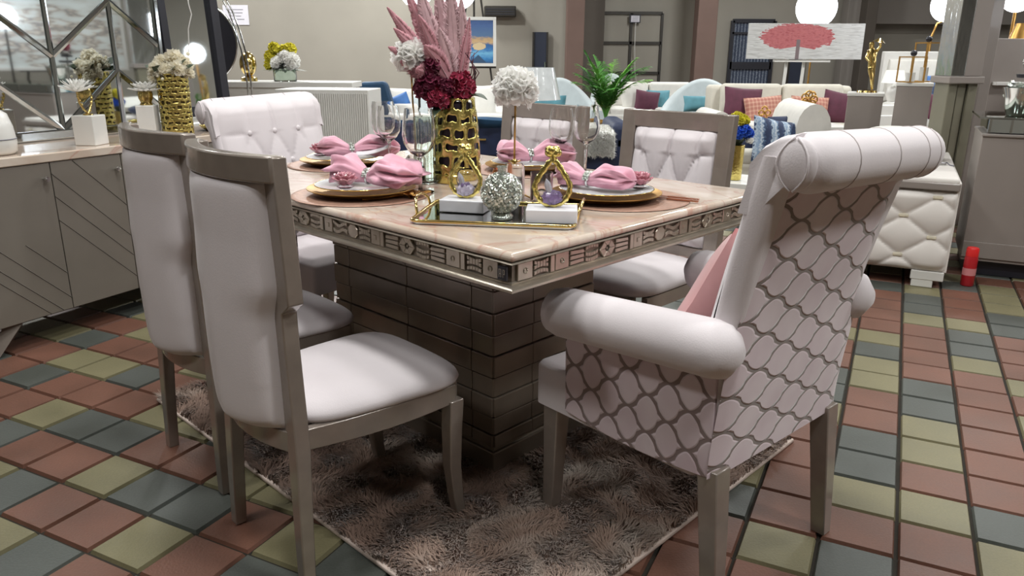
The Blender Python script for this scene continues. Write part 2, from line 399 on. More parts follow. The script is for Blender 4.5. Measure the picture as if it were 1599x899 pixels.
def stripes(name, ax, scale, cols, rough=0.75, noise=0.25, rot=0.0):
    m, nt, b = newmat(name); g = NT(nt); tc = g.n('ShaderNodeTexCoord'); mp = g.n('ShaderNodeMapping'); mp.inputs['Rotation'].default_value = (0, rot, 0)
    g.l(tc.outputs['Object'], mp.inputs['Vector']); sp = g.n('ShaderNodeSeparateXYZ'); g.l(mp.outputs[0], sp.inputs[0])
    n = g.n('ShaderNodeTexNoise'); n.inputs['Scale'].default_value = 55; n.inputs['Detail'].default_value = 2; g.l(tc.outputs['Object'], n.inputs['Vector'])
    f = g.m('FRACT', g.m('MULTIPLY', sp.outputs[ax], scale)); f = g.m('ADD', f, g.m('MULTIPLY', g.m('SUBTRACT', n.outputs['Fac'], 0.5), noise))
    g.l(g.ramp(f, cols), b.inputs['Base Color']); b.inputs['Roughness'].default_value = rough
    return m
V['blue_stripe'] = stripes('blue_ikat_stripe', 0, 9.0, [(0.0, '#22304f'), (0.25, '#2c3d60'), (0.35, '#a9b7c4'), (0.5, '#7189a6'), (0.62, '#c0c9d0'), (0.75, '#56708f'), (0.9, '#22304f')], noise=0.6)
def plaid():
    m, nt, b = newmat('coral_weave'); g = NT(nt); tc = g.n('ShaderNodeTexCoord'); sp = g.n('ShaderNodeSeparateXYZ'); g.l(tc.outputs['Object'], sp.inputs[0])
    a = g.m('GREATER_THAN', g.m('FRACT', g.m('MULTIPLY', sp.outputs[0], 26)), 0.65); c = g.m('GREATER_THAN', g.m('FRACT', g.m('MULTIPLY', sp.outputs[2], 22)), 0.6)
    f = g.m('MULTIPLY', g.m('ADD', a, c), 0.5); g.l(g.ramp(f, [(0.1, '#a56c60'), (0.5, '#b58473'), (0.95, '#c09a86')]), b.inputs['Base Color'])
    b.inputs['Roughness'].default_value = 0.8; return m
V['plaid'] = plaid()

# ------------------------------------------------------------------ the room
def slab(name, c, d, mat, rz=0.0, bevel=0):
    o = MB().box((0, 0, 0), d).build(name, mat, None, 0, bevel=bevel); o.location = c; o.rotation_euler = (0, 0, rz); return struct(o)
XL, XR, YB, YF = -11.0, 11.5, 16.0, -5.0
slab('wall_back', ((XL + XR) / 2, YB + 0.1, CEIL / 2), (XR - XL, 0.2, CEIL), V['wall'])
slab('wall_front', ((XL + XR) / 2, YF - 0.1, CEIL / 2), (XR - XL, 0.2, CEIL), V['wall'])
slab('wall_left', (XL - 0.1, (YB + YF) / 2, CEIL / 2), (0.2, YB - YF, CEIL), V['wall'])
slab('wall_right', (XR + 0.1, (YB + YF) / 2, CEIL / 2), (0.2, YB - YF, CEIL), V['wall'])
slab('ceiling', ((XL + XR) / 2, (YB + YF) / 2, CEIL + 0.1), (XR - XL, YB - YF, 0.2), V['ceil'])
for nm, c, d in (('baseboard_back', ((XL + XR) / 2, YB - 0.012, 0.07), (XR - XL, 0.02, 0.14)),
                 ('baseboard_left', (XL + 0.012, 5.5, 0.07), (0.02, 21, 0.14)), ('baseboard_right', (XR - 0.012, 5.5, 0.07), (0.02, 21, 0.14))):
    slab(nm, c, d, V['dark_brown'])

def floor():
    SA, SB = 0.1825, 0.18; o = Vector((-1.1497, 1.8837, 0))
    known = {}
    def put(j0, i, s, dj=-1):
        for k, ch in enumerate(s): known[(i, j0 + dj * k)] = 'rgy'.index(ch)
    for (i, j), ch in {(0, 0): 'g', (1, 0): 'g', (-1, 0): 'y', (-2, 0): 'r', (0, -1): 'r', (-1, -1): 'r', (1, -1): 'y', (2, -1): 'r', (2, 0): 'r', (3, -1): 'g', (0, -2): 'g',
                       (1, -2): 'r', (-1, -2): 'y', (-2, -1): 'g', (-3, -1): 'y', (-3, 0): 'r', (-2, 1): 'g', (-3, 1): 'g', (-4, 1): 'y', (-3, 2): 'r', (-4, 2): 'r', (-5, 2): 'r',
                       (-5, 3): 'y', (-4, 3): 'g', (-6, 3): 'y', (-6, 2): 'g', (-5, 4): 'r', (-6, 4): 'r', (-4, 4): 'r', (-7, 3): 'r', (-7, 4): 'g', (-6, 5): 'y', (-1, 1): 'r', (0, 1): 'r',
                       (-2, 2): 'y', (-1, 2): 'y', (-5, 1): 'r', (-4, 0): 'g', (2, -2): 'g', (3, -2): 'r', (4, -1): 'y', (4, -2): 'y'}.items(): known[(i, j)] = 'rgy'.index(ch)
    put(18, 11, 'yggyrrrrggyyryrr')
    put(14, 10, 'rygyyrrggyrg'); put(17, 10, 'rrr'); put(14, 12, 'ggyrrrrrrgyy'); put(17, 12, 'rry'); put(17, 13, 'yggrrryryrrg'); put(14, 9, 'ryrrggyrrrryr')
    rnd = random.Random(5); vs = []; fs = []; ms = []
    for i in range(-66, 72):
        for j in range(-48, 86):
            c = o + FAX * ((i + 0.5) * SA) + FBX * ((j + 0.5) * SB)
            if not (XL - 0.2 < c.x < XR + 0.2 and YF - 0.2 < c.y < YB + 0.2): continue
            k = known.get((i, j)); r = rnd.random()
            if k is None: k = 0 if r < 0.5 else (1 if r < 0.76 else 2)
            g = 0.0035; b = 0.005; dz = rnd.uniform(-0.0012, 0.0012); n0 = len(vs)
            jx, jy = rnd.uniform(-0.0012, 0.0012), rnd.uniform(-0.0012, 0.0012)
            for (e, z) in ((g, -0.012), (g + b, dz)):
                for sx, sy in ((0, 0), (1, 0), (1, 1), (0, 1)):
                    px = (i + (0 if sx == 0 else 1)) * SA + (e if sx == 0 else -e) + jx; py = (j + (0 if sy == 0 else 1)) * SB + (e if sy == 0 else -e) + jy
                    p = o + FAX * px + FBX * py; vs.append((p.x, p.y, z))
            fs += [(n0 + 4, n0 + 5, n0 + 6, n0 + 7)] + [(n0 + q, n0 + (q + 1) % 4, n0 + 4 + (q + 1) % 4, n0 + 4 + q) for q in range(4)]; ms += [k] * 5
    n0 = len(vs); vs += [(XL, YF, -0.01), (XR, YF, -0.01), (XR, YB, -0.01), (XL, YB, -0.01)]; fs.append((n0, n0 + 1, n0 + 2, n0 + 3)); ms.append(3)
    mb = MB(); mb.v = vs; mb.f = fs; mb.m = ms
    struct(mb.build('floor', [T_RED, T_GREY, T_YEL, T_GAP], None, 0, fix=False))
floor()

# ------------------------------------------------------------------ shaggy rug
def rug():
    t = thing('shaggy_rug', 'pink-brown shaggy rug lying under the dining table', 'rug', TP(-0.72, 0.49, 0), TA)
    hx, hy = 0.885, 0.665
    MB().box((0, 0, 0.006), (2 * hx, 2 * hy, 0.012)).build('backing', V['rug_base'], t, 0, bevel=0.004)
    m, nt, b = newmat('rug_pile'); g = NT(nt); tc = g.n('ShaderNodeTexCoord')
    n = g.n('ShaderNodeTexNoise'); n.inputs['Scale'].default_value = 3.0; n.inputs['Detail'].default_value = 3; n.inputs['Distortion'].default_value = 0.8
    g.l(tc.outputs['Object'], n.inputs['Vector'])
    g.l(g.ramp(n.outputs['Fac'], [(0.30, '#665248'), (0.45, '#8a7265'), (0.56, '#a28a7c'), (0.70, '#bcaea3')]), b.inputs['Base Color'])
    b.inputs['Roughness'].default_value = 0.8; b.inputs['Sheen Weight'].default_value = 0.3; b.inputs['Specular IOR Level'].default_value = 0.2
    N = 120000; rg = np.random.default_rng(3)
    x = rg.uniform(-hx + .004, hx - .004, N); y = rg.uniform(-hy + .004, hy - .004, N)
    # clumped lean directions
    ph = 2.2 * np.sin(5.1 * x + 2.3 * np.sin(4 * y)) + 2.5 * np.cos(6.3 * y + 1.7 * x) + 1.6 * np.sin(31 * x + 9 * y) + 1.6 * np.cos(27 * y - 13 * x) + rg.normal(0, 0.5, N)
    L = rg.uniform(0.022, 0.040, N); lean = rg.uniform(0.5, 1.1, N); w = 0.0016
    dx, dy = np.cos(ph), np.sin(ph); px, py = -dy, dx
    b0 = np.stack([x - px * w, y - py * w, np.full(N, .010)], 1); b1 = np.stack([x + px * w, y + py * w, np.full(N, .010)], 1)
    mx, my, mz = x + dx * L * .35 * lean, y + dy * L * .35 * lean, .010 + L * .55
    m0 = np.stack([mx - px * w, my - py * w, mz], 1); m1 = np.stack([mx + px * w, my + py * w, mz], 1)
    tp = np.stack([x + dx * L * lean, y + dy * L * lean, .010 + L * .75], 1)
    vv = np.stack([b0, b1, m1, m0, tp], 1).reshape(-1, 3)
    me = bpy.data.meshes.new('pile'); me.vertices.add(5 * N); me.vertices.foreach_set('co', vv.ravel())
    i0 = np.arange(N) * 5
    loops = np.stack([i0, i0 + 1, i0 + 2, i0 + 3, i0 + 3, i0 + 2, i0 + 4], 1).ravel()
    me.loops.add(7 * N); me.loops.foreach_set('vertex_index', loops.astype(np.int32))
    st = np.stack([np.arange(N) * 7, np.arange(N) * 7 + 4], 1).ravel(); me.polygons.add(2 * N); me.polygons.foreach_set('loop_start', st.astype(np.int32))
    me.polygons.foreach_set('loop_total', np.tile([4, 3], N).astype(np.int32)); me.materials.append(m); me.update(calc_edges=True); me.validate()
    o = bpy.data.objects.new('pile', me); COL.objects.link(o); o.parent = t; o['kind'] = 'stuff'
rug()

# ------------------------------------------------------------------ dining table
TL, TW, TZ = 1.54, 1.08, 0.81
def table():
    t = thing('dining_table', 'long dining table with peach marble top, carved silver apron and banded pedestal', 'table', TP(0, 0, 0), TA)
    # local x = E1 (near corner at 0, runs to -TL), y = E2 (0 .. TW)
    cx, cy = -TL / 2, TW / 2
    def ring(e, z, rad=0.0):
        return [Vector((0 + e, 0 - e, z)), Vector((0 + e, TW + e, z)), Vector((-TL - e, TW + e, z)), Vector((-TL - e, 0 - e, z))]
    MB().loft([ring(-0.012, 0.789), ring(-0.002, 0.790), ring(0.002, 0.796), ring(0.0, 0.805), ring(-0.006, 0.81)]).build('marble_top', V['marble'], t, 30, bevel=0.003)
    MB().loft([ring(-0.03, 0.722), ring(-0.03, 0.7885), ring(0.0, 0.7885), ring(0.003, 0.786), ring(-0.004, 0.783), ring(-0.003, 0.7825), ring(-0.012, 0.7815)], cap=False).build('top_moulding', V['silver_frieze'], t, 25)
    MB().loft([ring(-0.014, 0.783), ring(-0.014, 0.740), ring(-0.1, 0.740)], cap=False).build('frieze_band', V['frieze_ground'], t, 25)
    MB().loft([ring(-0.013, 0.744), ring(-0.008, 0.741), ring(-0.009, 0.738), ring(0.0, 0.736), ring(0.006, 0.731), ring(0.006, 0.726), ring(0.0, 0.722), ring(-0.03, 0.722), ring(-0.20, 0.722)], cap=False).build('lower_moulding', V['silver_frieze'], t, 40)
    # carved frieze: raised motifs marching along each side
    z0, z1 = 0.7435, 0.7815; H = z1 - z0
    def frieze(length, org, ux, uz, x_start=0.012):
        mb = MB(); x = x_start; seq = ['dotblock', 'ribs', 'bar', 'dotblock', 'fan', 'ribsrev', 'hex', 'fan', 'bar', 'block', 'ribs', 'oct', 'waves', 'block', 'bar', 'ribsrev', 'hex', 'ribs', 'dotblock', 'waves']; k = 0
        P = lambda poly, dep=0.006: mb.prism(poly, org, ux, (0, 0, 1), uz, dep, bev=0.0015)
        def ringp(cx_, r0, r1, n=12):
            for q in range(n):
                a0, a1 = 2 * PI * q / n, 2 * PI * (q + 1) / n; c = z0 + H / 2
                P([(cx_ + r0 * math.cos(a0), c + r0 * math.sin(a0)), (cx_ + r1 * math.cos(a0), c + r1 * math.sin(a0)), (cx_ + r1 * math.cos(a1), c + r1 * math.sin(a1)), (cx_ + r0 * math.cos(a1), c + r0 * math.sin(a1))], 0.0085)
        while True:
            kd = seq[k % len(seq)]; k += 1
            w = {'dotblock': .046, 'block': .036, 'ribs': .046, 'ribsrev': .046, 'bar': .013, 'fan': .050, 'hex': .060, 'oct': .044, 'waves': .064}[kd]
            if x + w > length - 0.012: break
            if kd in ('dotblock', 'block'):
                P([(x, z0), (x + w, z0), (x + w, z1), (x, z1)])
                if kd == 'dotblock': ringp(x + w / 2, 0.004, 0.0068)
                else: P([(x + w * .35, z0 + H * .35), (x + w * .65, z0 + H * .35), (x + w * .65, z0 + H * .65), (x + w * .35, z0 + H * .65)], 0.0085)
            elif kd in ('ribs', 'ribsrev'):
                sg = 1 if kd == 'ribs' else -1
                for q in range(3):
                    zc = z0 + H * (0.17 + 0.33 * q); pts = []
                    for s_ in range(6): u = s_ / 5; pts.append((x + u * w, zc - H * .12 + sg * H * .10 * math.sin(u * PI) * (1 if q < 2 else -1)))
                    for s_ in range(6): u = 1 - s_ / 5; pts.append((x + u * w, zc + H * .11 + sg * H * .10 * math.sin(u * PI) * (1 if q < 2 else -1)))
                    for s_ in range(5): P([pts[s_], pts[s_ + 1], pts[10 - s_], pts[11 - s_]])
            elif kd == 'bar': P([(x, z0), (x + w, z0), (x + w, z1), (x, z1)], 0.008)
            elif kd == 'hex':
                c = z0 + H / 2; o_ = [(x, c), (x + w * .28, z1), (x + w * .72, z1), (x + w, c), (x + w * .72, z0), (x + w * .28, z0)]
                i_ = [(x + w / 2 + (p[0] - x - w / 2) * .30, c + (p[1] - c) * .38) for p in o_]
                for q in range(6): P([o_[q], o_[(q + 1) % 6], i_[(q + 1) % 6], i_[q]], 0.0075)
                P([(x + w * .5 - .0035, c), (x + w * .5, c + .005), (x + w * .5 + .0035, c), (x + w * .5, c - .005)], 0.006)
            elif kd == 'oct':
                c = z0 + H / 2; P([(x + w / 2 + w / 2 * math.cos(a), c + H / 2 * math.sin(a)) for a in [PI / 8 + q * PI / 4 for q in range(8)]], 0.007)
            elif kd == 'fan':
                for q in range(3): P([(x, z0 + H * (.05 + .32 * q)), (x + w, z0 + H * (.10 + .27 * q)), (x + w * .98, z0 + H * (.30 + .27 * q)), (x, z0 + H * (.28 + .32 * q))])
            elif kd == 'waves':
                for q in range(2):
                    for s_ in range(7):
                        u0, u1 = s_ / 7, (s_ + 1) / 7; f = lambda u: z0 + H * (.27 + .46 * q) + H * .13 * math.sin(u * 2 * PI + q)
                        P([(x + u0 * w, f(u0) - H * .13), (x + u1 * w, f(u1) - H * .13), (x + u1 * w, f(u1) + H * .13), (x + u0 * w, f(u0) + H * .13)])
            x += w + 0.005
        return mb
    o1 = 0.0138
    frieze(TL, (-o1, o1, 0), (-1, 0, 0), (0, -1, 0), 0.036).build('carved_frieze', V['silver_frieze'], t, 25)
    frieze(TW, (-o1, o1, 0), (0, 1, 0), (1, 0, 0)).build('carved_frieze', V['silver_frieze'], t, 25)
    frieze(TL, (-o1, TW - o1, 0), (-1, 0, 0), (0, 1, 0)).build('carved_frieze', V['silver_frieze'], t, 25)
    frieze(TW, (-TL + o1, o1, 0), (0, 1, 0), (-1, 0, 0)).build('carved_frieze', V['silver_frieze'], t, 25)
    # maker's plaque by the near corner: dark square with a small angular emblem
    pl = MB().box((-0.030, 0.0025, 0.7625), (0.026, 0.006, 0.030)).build('maker_plaque', V['black'], t, 0, bevel=0.001); pl['label'] = 'dark square maker plaque by the near corner'
    e = MB()
    for x, z, w, h in ((-.037, 0, .0022, .018), (-.0315, .0, .0022, .018), (-.0343, .008, .006, .0022), (-.0343, -.001, .006, .0022), (-.0255, 0, .0022, .018), (-.021, .0035, .0022, .011), (-.0235, .008, .005, .0022), (-.0235, -.001, .005, .0022)):
        e.box((x, -0.0008, 0.7625 + z), (w, 0.0012, h))
    e.build('emblem', V['silver'], pl, 0)
    # pedestal of lacquered bands with shadow grooves
    x0, x1, y0, y1 = -1.139, -0.365, 0.305, 0.745
    zs = [0.105, 0.145, 0.201, 0.263, 0.324, 0.389, 0.450, 0.516, 0.580, 0.645, 0.70]
    MB().box(((x0 + x1) / 2, (y0 + y1) / 2, 0.40), (x1 - x0 - .012, y1 - y0 - .012, 0.66)).build('pedestal_core', V['frieze_ground'], t, 0)
    MB().box(((x0 + x1) / 2, (y0 + y1) / 2, 0.056), (x1 - x0 + .004, y1 - y0 + .004, 0.064)).build('plinth', V['ped'], t, 0, bevel=0.004)
    MB().box(((x0 + x1) / 2, (y0 + y1) / 2, 0.711), (x1 - x0 + .3, y1 - y0 + .3, 0.022)).build('support_board', V['ped'], t, 0)
    gx = [x0, -1.049, -0.743, -0.452, x1]; gy = [y0, y0 + .16, y1]
    for k in range(len(zs) - 1):
        za, zb = zs[k] + 0.0015, zs[k + 1] - 0.0015; mb = MB(); s = 0.0 if k % 2 else 0.004; hz = (zb - za); zc = (za + zb) / 2
        for i in range(4):
            for yy in (y0 - s / 2 + .004, y1 + s / 2 - .004): mb.box(((gx[i] + gx[i + 1]) / 2 , yy, zc), (gx[i + 1] - gx[i] - .003, 0.012 + s, hz))
        for i in range(2):
            for xx in (x0 - s / 2 + .004, x1 + s / 2 - .004): mb.box((xx, (gy[i] + gy[i + 1]) / 2, zc), (0.012 + s, gy[i + 1] - gy[i] - .001, hz))
        mb.build('pedestal_band', V['ped'], t, 0, bevel=0.0025)
    return t
table()
# ------------------------------------------------------------------ shared shapes
def smooth(a, b, t): t = max(0, min(1, (t - a) / (b - a))); return t * t * (3 - 2 * t)
def rrect(hx, hy, r, n=4, cx=0, cy=0):
    out = []
    for k, (sx, sy) in enumerate(((1, 1), (-1, 1), (-1, -1), (1, -1))):
        for i in range(n + 1):
            a = (k + i / n) * PI / 2; out.append((cx + sx * (hx - r) + r * math.cos(a), cy + sy * (hy - r) + r * math.sin(a)))
    return out
def cushion_block(mb, pts_fn, zs, mi=0):
    """loft of plan outlines: pts_fn(k) gives an outline scaled by inset, zs = [(z, inset)]"""
    mb.loft([[Vector((x, y, z)) for x, y in pts_fn(e)] for z, e in zs], True, mi=mi); return mb
def pillow(mb, w, h, t, n=16, pinch=0.10):
    """a knife-edged scatter cushion in the local x-z plane, thickness along y"""
    for sg in (1, -1):
        def fn(u, v):
            a, b = 2 * u - 1, 2 * v - 1
            k = (1 - abs(a) ** 3) * (1 - abs(b) ** 3)
            x = a * w / 2 * (1 - pinch * (1 - abs(b)) * abs(a) ** 2 * 0.6 - 0.0); z = b * h / 2 * (1 - pinch * (1 - abs(a)) * abs(b) ** 2 * 0.6)
            return Vector((x, sg * t / 2 * max(k, 0) ** 0.55, z))
        mb.grid(fn, n, n)
    return mb
def place_pillow(name, label, group, w, h, t, mat, loc, rz, tilt=0.0, roll=0.0, cat='cushion'):
    o = pillow(MB(), w, h, t).build(name, mat, None, 180); o.location = loc
    o.rotation_euler = Euler((tilt, roll, rz), 'XYZ'); return tag(o, label, cat, group)
def tuft_h(x, z, W, H, z1, xm=None):
    if xm is not None and abs(x) > xm:
        return abs(math.sin(PI * (z - z1) / (2 * H))) ** 0.3 if abs(z - z1) < H else 1.0
    if z > z1: return abs(math.sin(PI * x / W)) ** 0.24
    p = x / W + (z - z1) / (2 * H); q = x / W - (z - z1) / (2 * H)
    return (abs(math.sin(PI * p)) * abs(math.sin(PI * q))) ** 0.24
def tuft_panel(mb, x0, x1, z0, z1, yf, W, H, zrow, depth, xm=None, nu=56, nv=64):
    def fn(u, v):
        x = x0 + (x1 - x0) * u; z = z0 + (z1 - z0) * v
        e = min(1, min(u, 1 - u) * 9) * min(1, min(v, 1 - v) * 12); e = e ** 0.5
        return Vector((x, yf(x, z) + depth * e * (0.35 + 0.65 * tuft_h(x, z, W, H, zrow, xm)) - 0.0, z))
    mb.grid(fn, nu, nv)
    return mb
def rect_path(mb, secs, mi=0):
    """secs: (cx, cy, z, w, d) stacked rectangles"""
    mb.loft([[Vector((cx - w / 2, cy - d / 2, z)), Vector((cx + w / 2, cy - d / 2, z)), Vector((cx + w / 2, cy + d / 2, z)), Vector((cx - w / 2, cy + d / 2, z))] for cx, cy, z, w, d in secs], True, mi=mi)
    return mb

# ------------------------------------------------------------------ plain-backed dining chairs (two on the near long side)
def dining_chair(label, loc, rz, group):
    t = thing('dining_chair', label, 'chair', loc, rz, group)
    BUL = 0.054
    def bul(x, w=0.215): return -BUL * max(0, 1 - (x / w) ** 2)
    for s in (-1, 1):
        mb = MB()
        rect_path(mb, [(s * .190, -.002, 0, .032, .030), (s * .184, .004, .18, .036, .033), (s * .176, .012, .36, .042, .036), (s * .168, .014, .44, .044, .036), (s * .161, .013, .60, .044, .036),
                       (s * .161, .012, .682, .046, .036), (s * .187, .012, .706, .060, .036), (s * .192, .011, .76, .050, .036), (s * .192, .006, .90, .046, .034), (s * .192, .002, 1.008, .046, .032)])
        mb.build('rear_leg', V['wood'], t, 25, bevel=0.003)
        mb = MB()
        rect_path(mb, [(s * .192, .448, 0, .028, .028), (s * .191, .436, .07, .031, .031), (s * .190, .426, .17, .036, .036), (s * .190, .428, .28, .040, .040), (s * .192, .430, .36, .042, .042)])
        mb.build('front_leg', V['wood'], t, 25, bevel=0.003)
        mb = MB(); n = 10
        mb.loft([[Vector((s * (.168 + .026 * (k / n) + .010 * math.sin(PI * k / n)) + dx, .03 + .40 * k / n, z)) for dx, z in ((-.012, .352 - .006 * math.sin(PI * k / n)), (.012, .352 - .006 * math.sin(PI * k / n)), (.012, .402), (-.012, .402))] for k in range(n + 1)])
        mb.build('side_apron', V['wood'], t, 25, bevel=0.002)
    n = 20
    def bar(z0, z1, hw, y0, th, bulge, cut=1.0):
        mb = MB()
        mb.loft([[Vector((x, y0 + dy - bulge * (1 - (x / hw) ** 2), z)) for dy, z in ((-th / 2, z0), (th / 2, z0), (th / 2, z1), (-th / 2, z1))] for x in [hw * cut * (2 * k / n - 1) for k in range(n + 1)]]); return mb
    bar(.957, 1.010, .214, .000, .034, BUL).build('top_rail', V['wood'], t, 25, bevel=0.004)
    bar(.352, .402, .165, .010, .026, .034).build('rear_apron', V['wood'], t, 25, bevel=0.002)
    mb = MB(); mb.loft([[Vector((x, .436 + dy + .012 * (1 - (x / .19) ** 2), z)) for dy, z in ((-.011, .354), (.011, .354), (.011, .402), (-.011, .402))] for x in [.19 * (2 * k / n - 1) for k in range(n + 1)]])
    mb.build('front_apron', V['wood'], t, 25, bevel=0.002)
    # upholstered back pad, barrel shaped, following the notched frame
    def hw(z): return .150 + .024 * smooth(.66, .74, z)
    def shell(sgn, mb):
        def fn(u, v):
            a = 2 * u - 1; z = .394 + (.962 - .394) * v; w = hw(z)
            e = (1 - abs(a) ** 12) ** 0.5 * (1 - abs(2 * v - 1) ** 20) ** 0.5
            fac = .0015 * math.cos(a * PI * 2.5) * (1 - abs(a))
            zz = z + (0.016 * (a * a) * (1 - v) if v < .2 else 0)
            y = bul(a * .2) + (-0.004 - (.022 + fac) * e if sgn < 0 else .010 + .022 * e)
            if sgn < 0: y -= .006 * math.sin(PI * min(1, v * 1.3)) * e
            return Vector((a * w * 1.0, y + .004, zz))
        mb.grid(fn, 36, 44); return mb
    mb = MB(); shell(-1, mb); shell(1, mb)
    # close the rim
    nu, nv = 36, 44; off = (nu + 1) * (nv + 1)
    loop = [i for i in range(nu + 1)] + [(j + 1) * (nu + 1) - 1 for j in range(1, nv + 1)] + [nv * (nu + 1) + i for i in range(nu - 1, -1, -1)] + [j * (nu + 1) for j in range(nv - 1, 0, -1)]
    for k in range(len(loop)):
        a_, b_ = loop[k], loop[(k + 1) % len(loop)]; mb.f.append((a_, b_, b_ + off, a_ + off)); mb.m.append(0)
    mb.build('backrest', V['velvet'], t, 180)
    # domed seat
    def outline(e):
        pts = []
        for k in range(48):
            a = 2 * PI * k / 48; c, s_ = math.cos(a), math.sin(a); q = 0.36
            x = math.copysign(abs(c) ** q, c); y = math.copysign(abs(s_) ** q, s_)
            yy = .250 + y * (.222 - e); w = .178 + .036 * (yy - .03) / .44 + .012 * math.sin(PI * (yy - .03) / .46)
            yy += .010 * (1 - x * x) * (1 if y > 0 else 0)
            pts.append((x * (w - e), yy))
        return pts
    mb = MB(); cushion_block(mb, outline, [(.400, .010), (.404, .002), (.414, -.002), (.424, .002), (.434, .012), (.443, .030), (.450, .06), (.456, .10), (.460, .15), (.462, .20)])
    mb.build('seat', V['velvet'], t, 180)
    return t
CH1 = dining_chair('nearest white velvet dining chair with hourglass wooden back frame, fully visible from behind', (-.597, 1.635, 0), R(-47.5), 'plain-backed dining chairs')
dup(CH1, (-.9465, 2.0525, 0), R(-45.4), 'white velvet dining chair with curved top rail, behind the nearest one and by the sideboard')

# ------------------------------------------------------------------ scroll-back armchairs at the two table ends
def armchair(label, loc, rz, group):
    t = thing('armchair', label, 'armchair', loc, rz, group)
    for s in (-1, 1):
        rect_path(MB(), [(s * .246, .002, 0, .036, .038), (s * .243, .020, .20, .046, .046), (s * .240, .036, .362, .052, .052)]).build('rear_leg', V['wood'], t, 25, bevel=0.003)
        rect_path(MB(), [(s * .236, .528, 0, .032, .034), (s * .234, .525, .10, .038, .040), (s * .230, .520, .35, .050, .052)]).build('front_leg', V['wood'], t, 25, bevel=0.003)
    # seat base and cushion
    def out(e): return rrect(.258 - e, .255 - e, .022, 4, 0, .322)
    MB_ = cushion_block(MB(), out, [(.322, .006), (.326, 0), (.430, 0), (.440, .006), (.446, .02), (.452, .06), (.456, .12)]); MB_.build('seat', V['velvet'], t, 40)
    # patterned side panels with a gently arched lower edge
    for s in (-1, 1):
        mb = MB(); n = 16
        mb.loft([[Vector((s * x, y, z)) for x, z in ((.238, zb), (.268, zb), (.274, .60), (.238, .60))] for y, zb in [(.026 + .430 * k / n, .352 - .026 * math.sin(PI * (.15 + .7 * k / n)) + .004) for k in range(n + 1)]])
        mb.build('side_panel', V['trellis_side'], t, 30, bevel=0.003)
        # arm roll, slightly rising to the back, gathered at its ends
        mb = MB(); pts = []; rr = []
        for k in range(21):
            u = k / 20; y = .505 - .53 * u
            e = min(1, min(u, 1 - u) * 12); pts.append((s * (.282), y, .606 + .040 * u)); rr.append(.0605 * (.35 + .65 * math.sin(e * PI / 2) ** .8))
        mb.tube(pts, rr, 24); arm = mb.build('arm', V['velvet'], t, 60)
    # backrest body: white sides and top, patterned rear
    def yr(z): return .022 - .022 * smooth(.36, .65, z) - .075 * max(0, (z - .62) / .38) ** 1.25
    def th(z): return .066 - .008 * smooth(.5, .95, z)
    def hw(z): return .268 + .018 * smooth(.6, 1.0, z)
    zs = [.352 + (1.03 - .352) * k / 24 for k in range(25)]
    mb = MB(); mb.loft([[Vector((x, y + yr(z), z)) for x, y in rrect(hw(z), th(z) / 2, .021, 4, 0, th(z) / 2 + .003)] for z in zs]); mb.build('backrest', V['velvet'], t, 60)
    mb = MB(); nz = 22; nx = 24
    def fr(sy):
        def fn(u, v):
            z = .346 + (.985 - .346) * v; x = (2 * u - 1) * (hw(z) + .007 * (1 - smooth(.56, .64, z)) - .040 * smooth(.60, .95, z)); e = (1 - abs(2 * u - 1) ** 10)
            return Vector((x, yr(z) + (.006 - .010 * e if sy < 0 else .012), z))
        return fn
    mb.grid(fr(-1), nx, nz); mb.build('rear_panel', V['trellis_back'], t, 60)
    prof = [(-.030, .93), (yr(.93) + th(.93) + .004, .93), (yr(.985) + th(.985) + .003, .985), (-.012, 1.022), (-.034, 1.050), (-.062, 1.067), (-.090, 1.073), (-.092, 1.0), (-.060, .965)]
    mb = MB(); mb.loft([[Vector((x * s_, y + d * .5, z - d)) for y, z in prof] for x, s_, d in ((-.2835, 1, .010), (-.278, 1, .003), (-.262, 1, 0), (.262, 1, 0), (.278, 1, .003), (.2835, 1, .010))]); mb.build('top_curl', V['velvet'], t, 50)
    # scrolled top roll with ruched ends and seam piping
    cyl_c = lambda x: (x, -.092, 1.020)
    mb = MB(); pts = []; rr = []
    for k in range(33):
        u = k / 32; x = -.288 + .580 * u; e = min(1, min(u, 1 - u) * 11)
        pts.append(cyl_c(x)); rr.append(.055 * (.22 + .78 * math.sin(e * PI / 2) ** .7))
    mb.tube(pts, rr, 28); mb.build('scroll_roll', V['velvet'], t, 50)
    for x in (-.135, .035, .175, .235):
        c = Vector(cyl_c(x)); mb = MB(); mb.tube([c + Vector((0.012 * math.cos(a), .0548 * math.cos(a), .0548 * math.sin(a))) for a in [2 * PI * k / 28 for k in range(28)]], .0016, 6, closed=True)
        p = mb.build('piping', V['velvet_seam'], t, 180)
    for s, xe in ((-1, -.283), (1, .287)):
        c = Vector(cyl_c(xe)); mb = MB(); mb.sphere(c - Vector((s * .008, 0, 0)), (.017, .040, .048), 16, 12)
        for q in (-.45, .45): mb.tube([c + Vector((s * .006 * (1 - abs(u)), .030 * q * 2 * (1 - u * u) + .006 * q, .047 * u)) for u in [-1 + k / 5 for k in range(11)]], .0022, 6)
        mb.build('gathered_end', V['velvet'], t, 180)
    # the front face curls over into the roll; diamond tufting with buttons
    yfront = lambda x, z: yr(min(z, 1.0)) + th(z) + .002 - .115 * (1 - math.sqrt(max(0, 1 - max(0, (z - .985) / .100) ** 2)))
    mb = MB(); tuft_panel(mb, -.262, .262, .45, 1.066, yfront, .128, .135, .925, .026, xm=.150, nv=90); mb.build('tufted_front', V['velvet'], t, 180)
    k = 0
    for row, z in enumerate((.925, .790, .655, .52)):
        for x in ((-.128, 0, .128) if row % 2 == 0 else (-.064, .064)):
            MB().sphere((x, yfront(x, z) + .015, z), (.013, .009, .013), 12, 7).build('button', V['velvet'], t, 180)
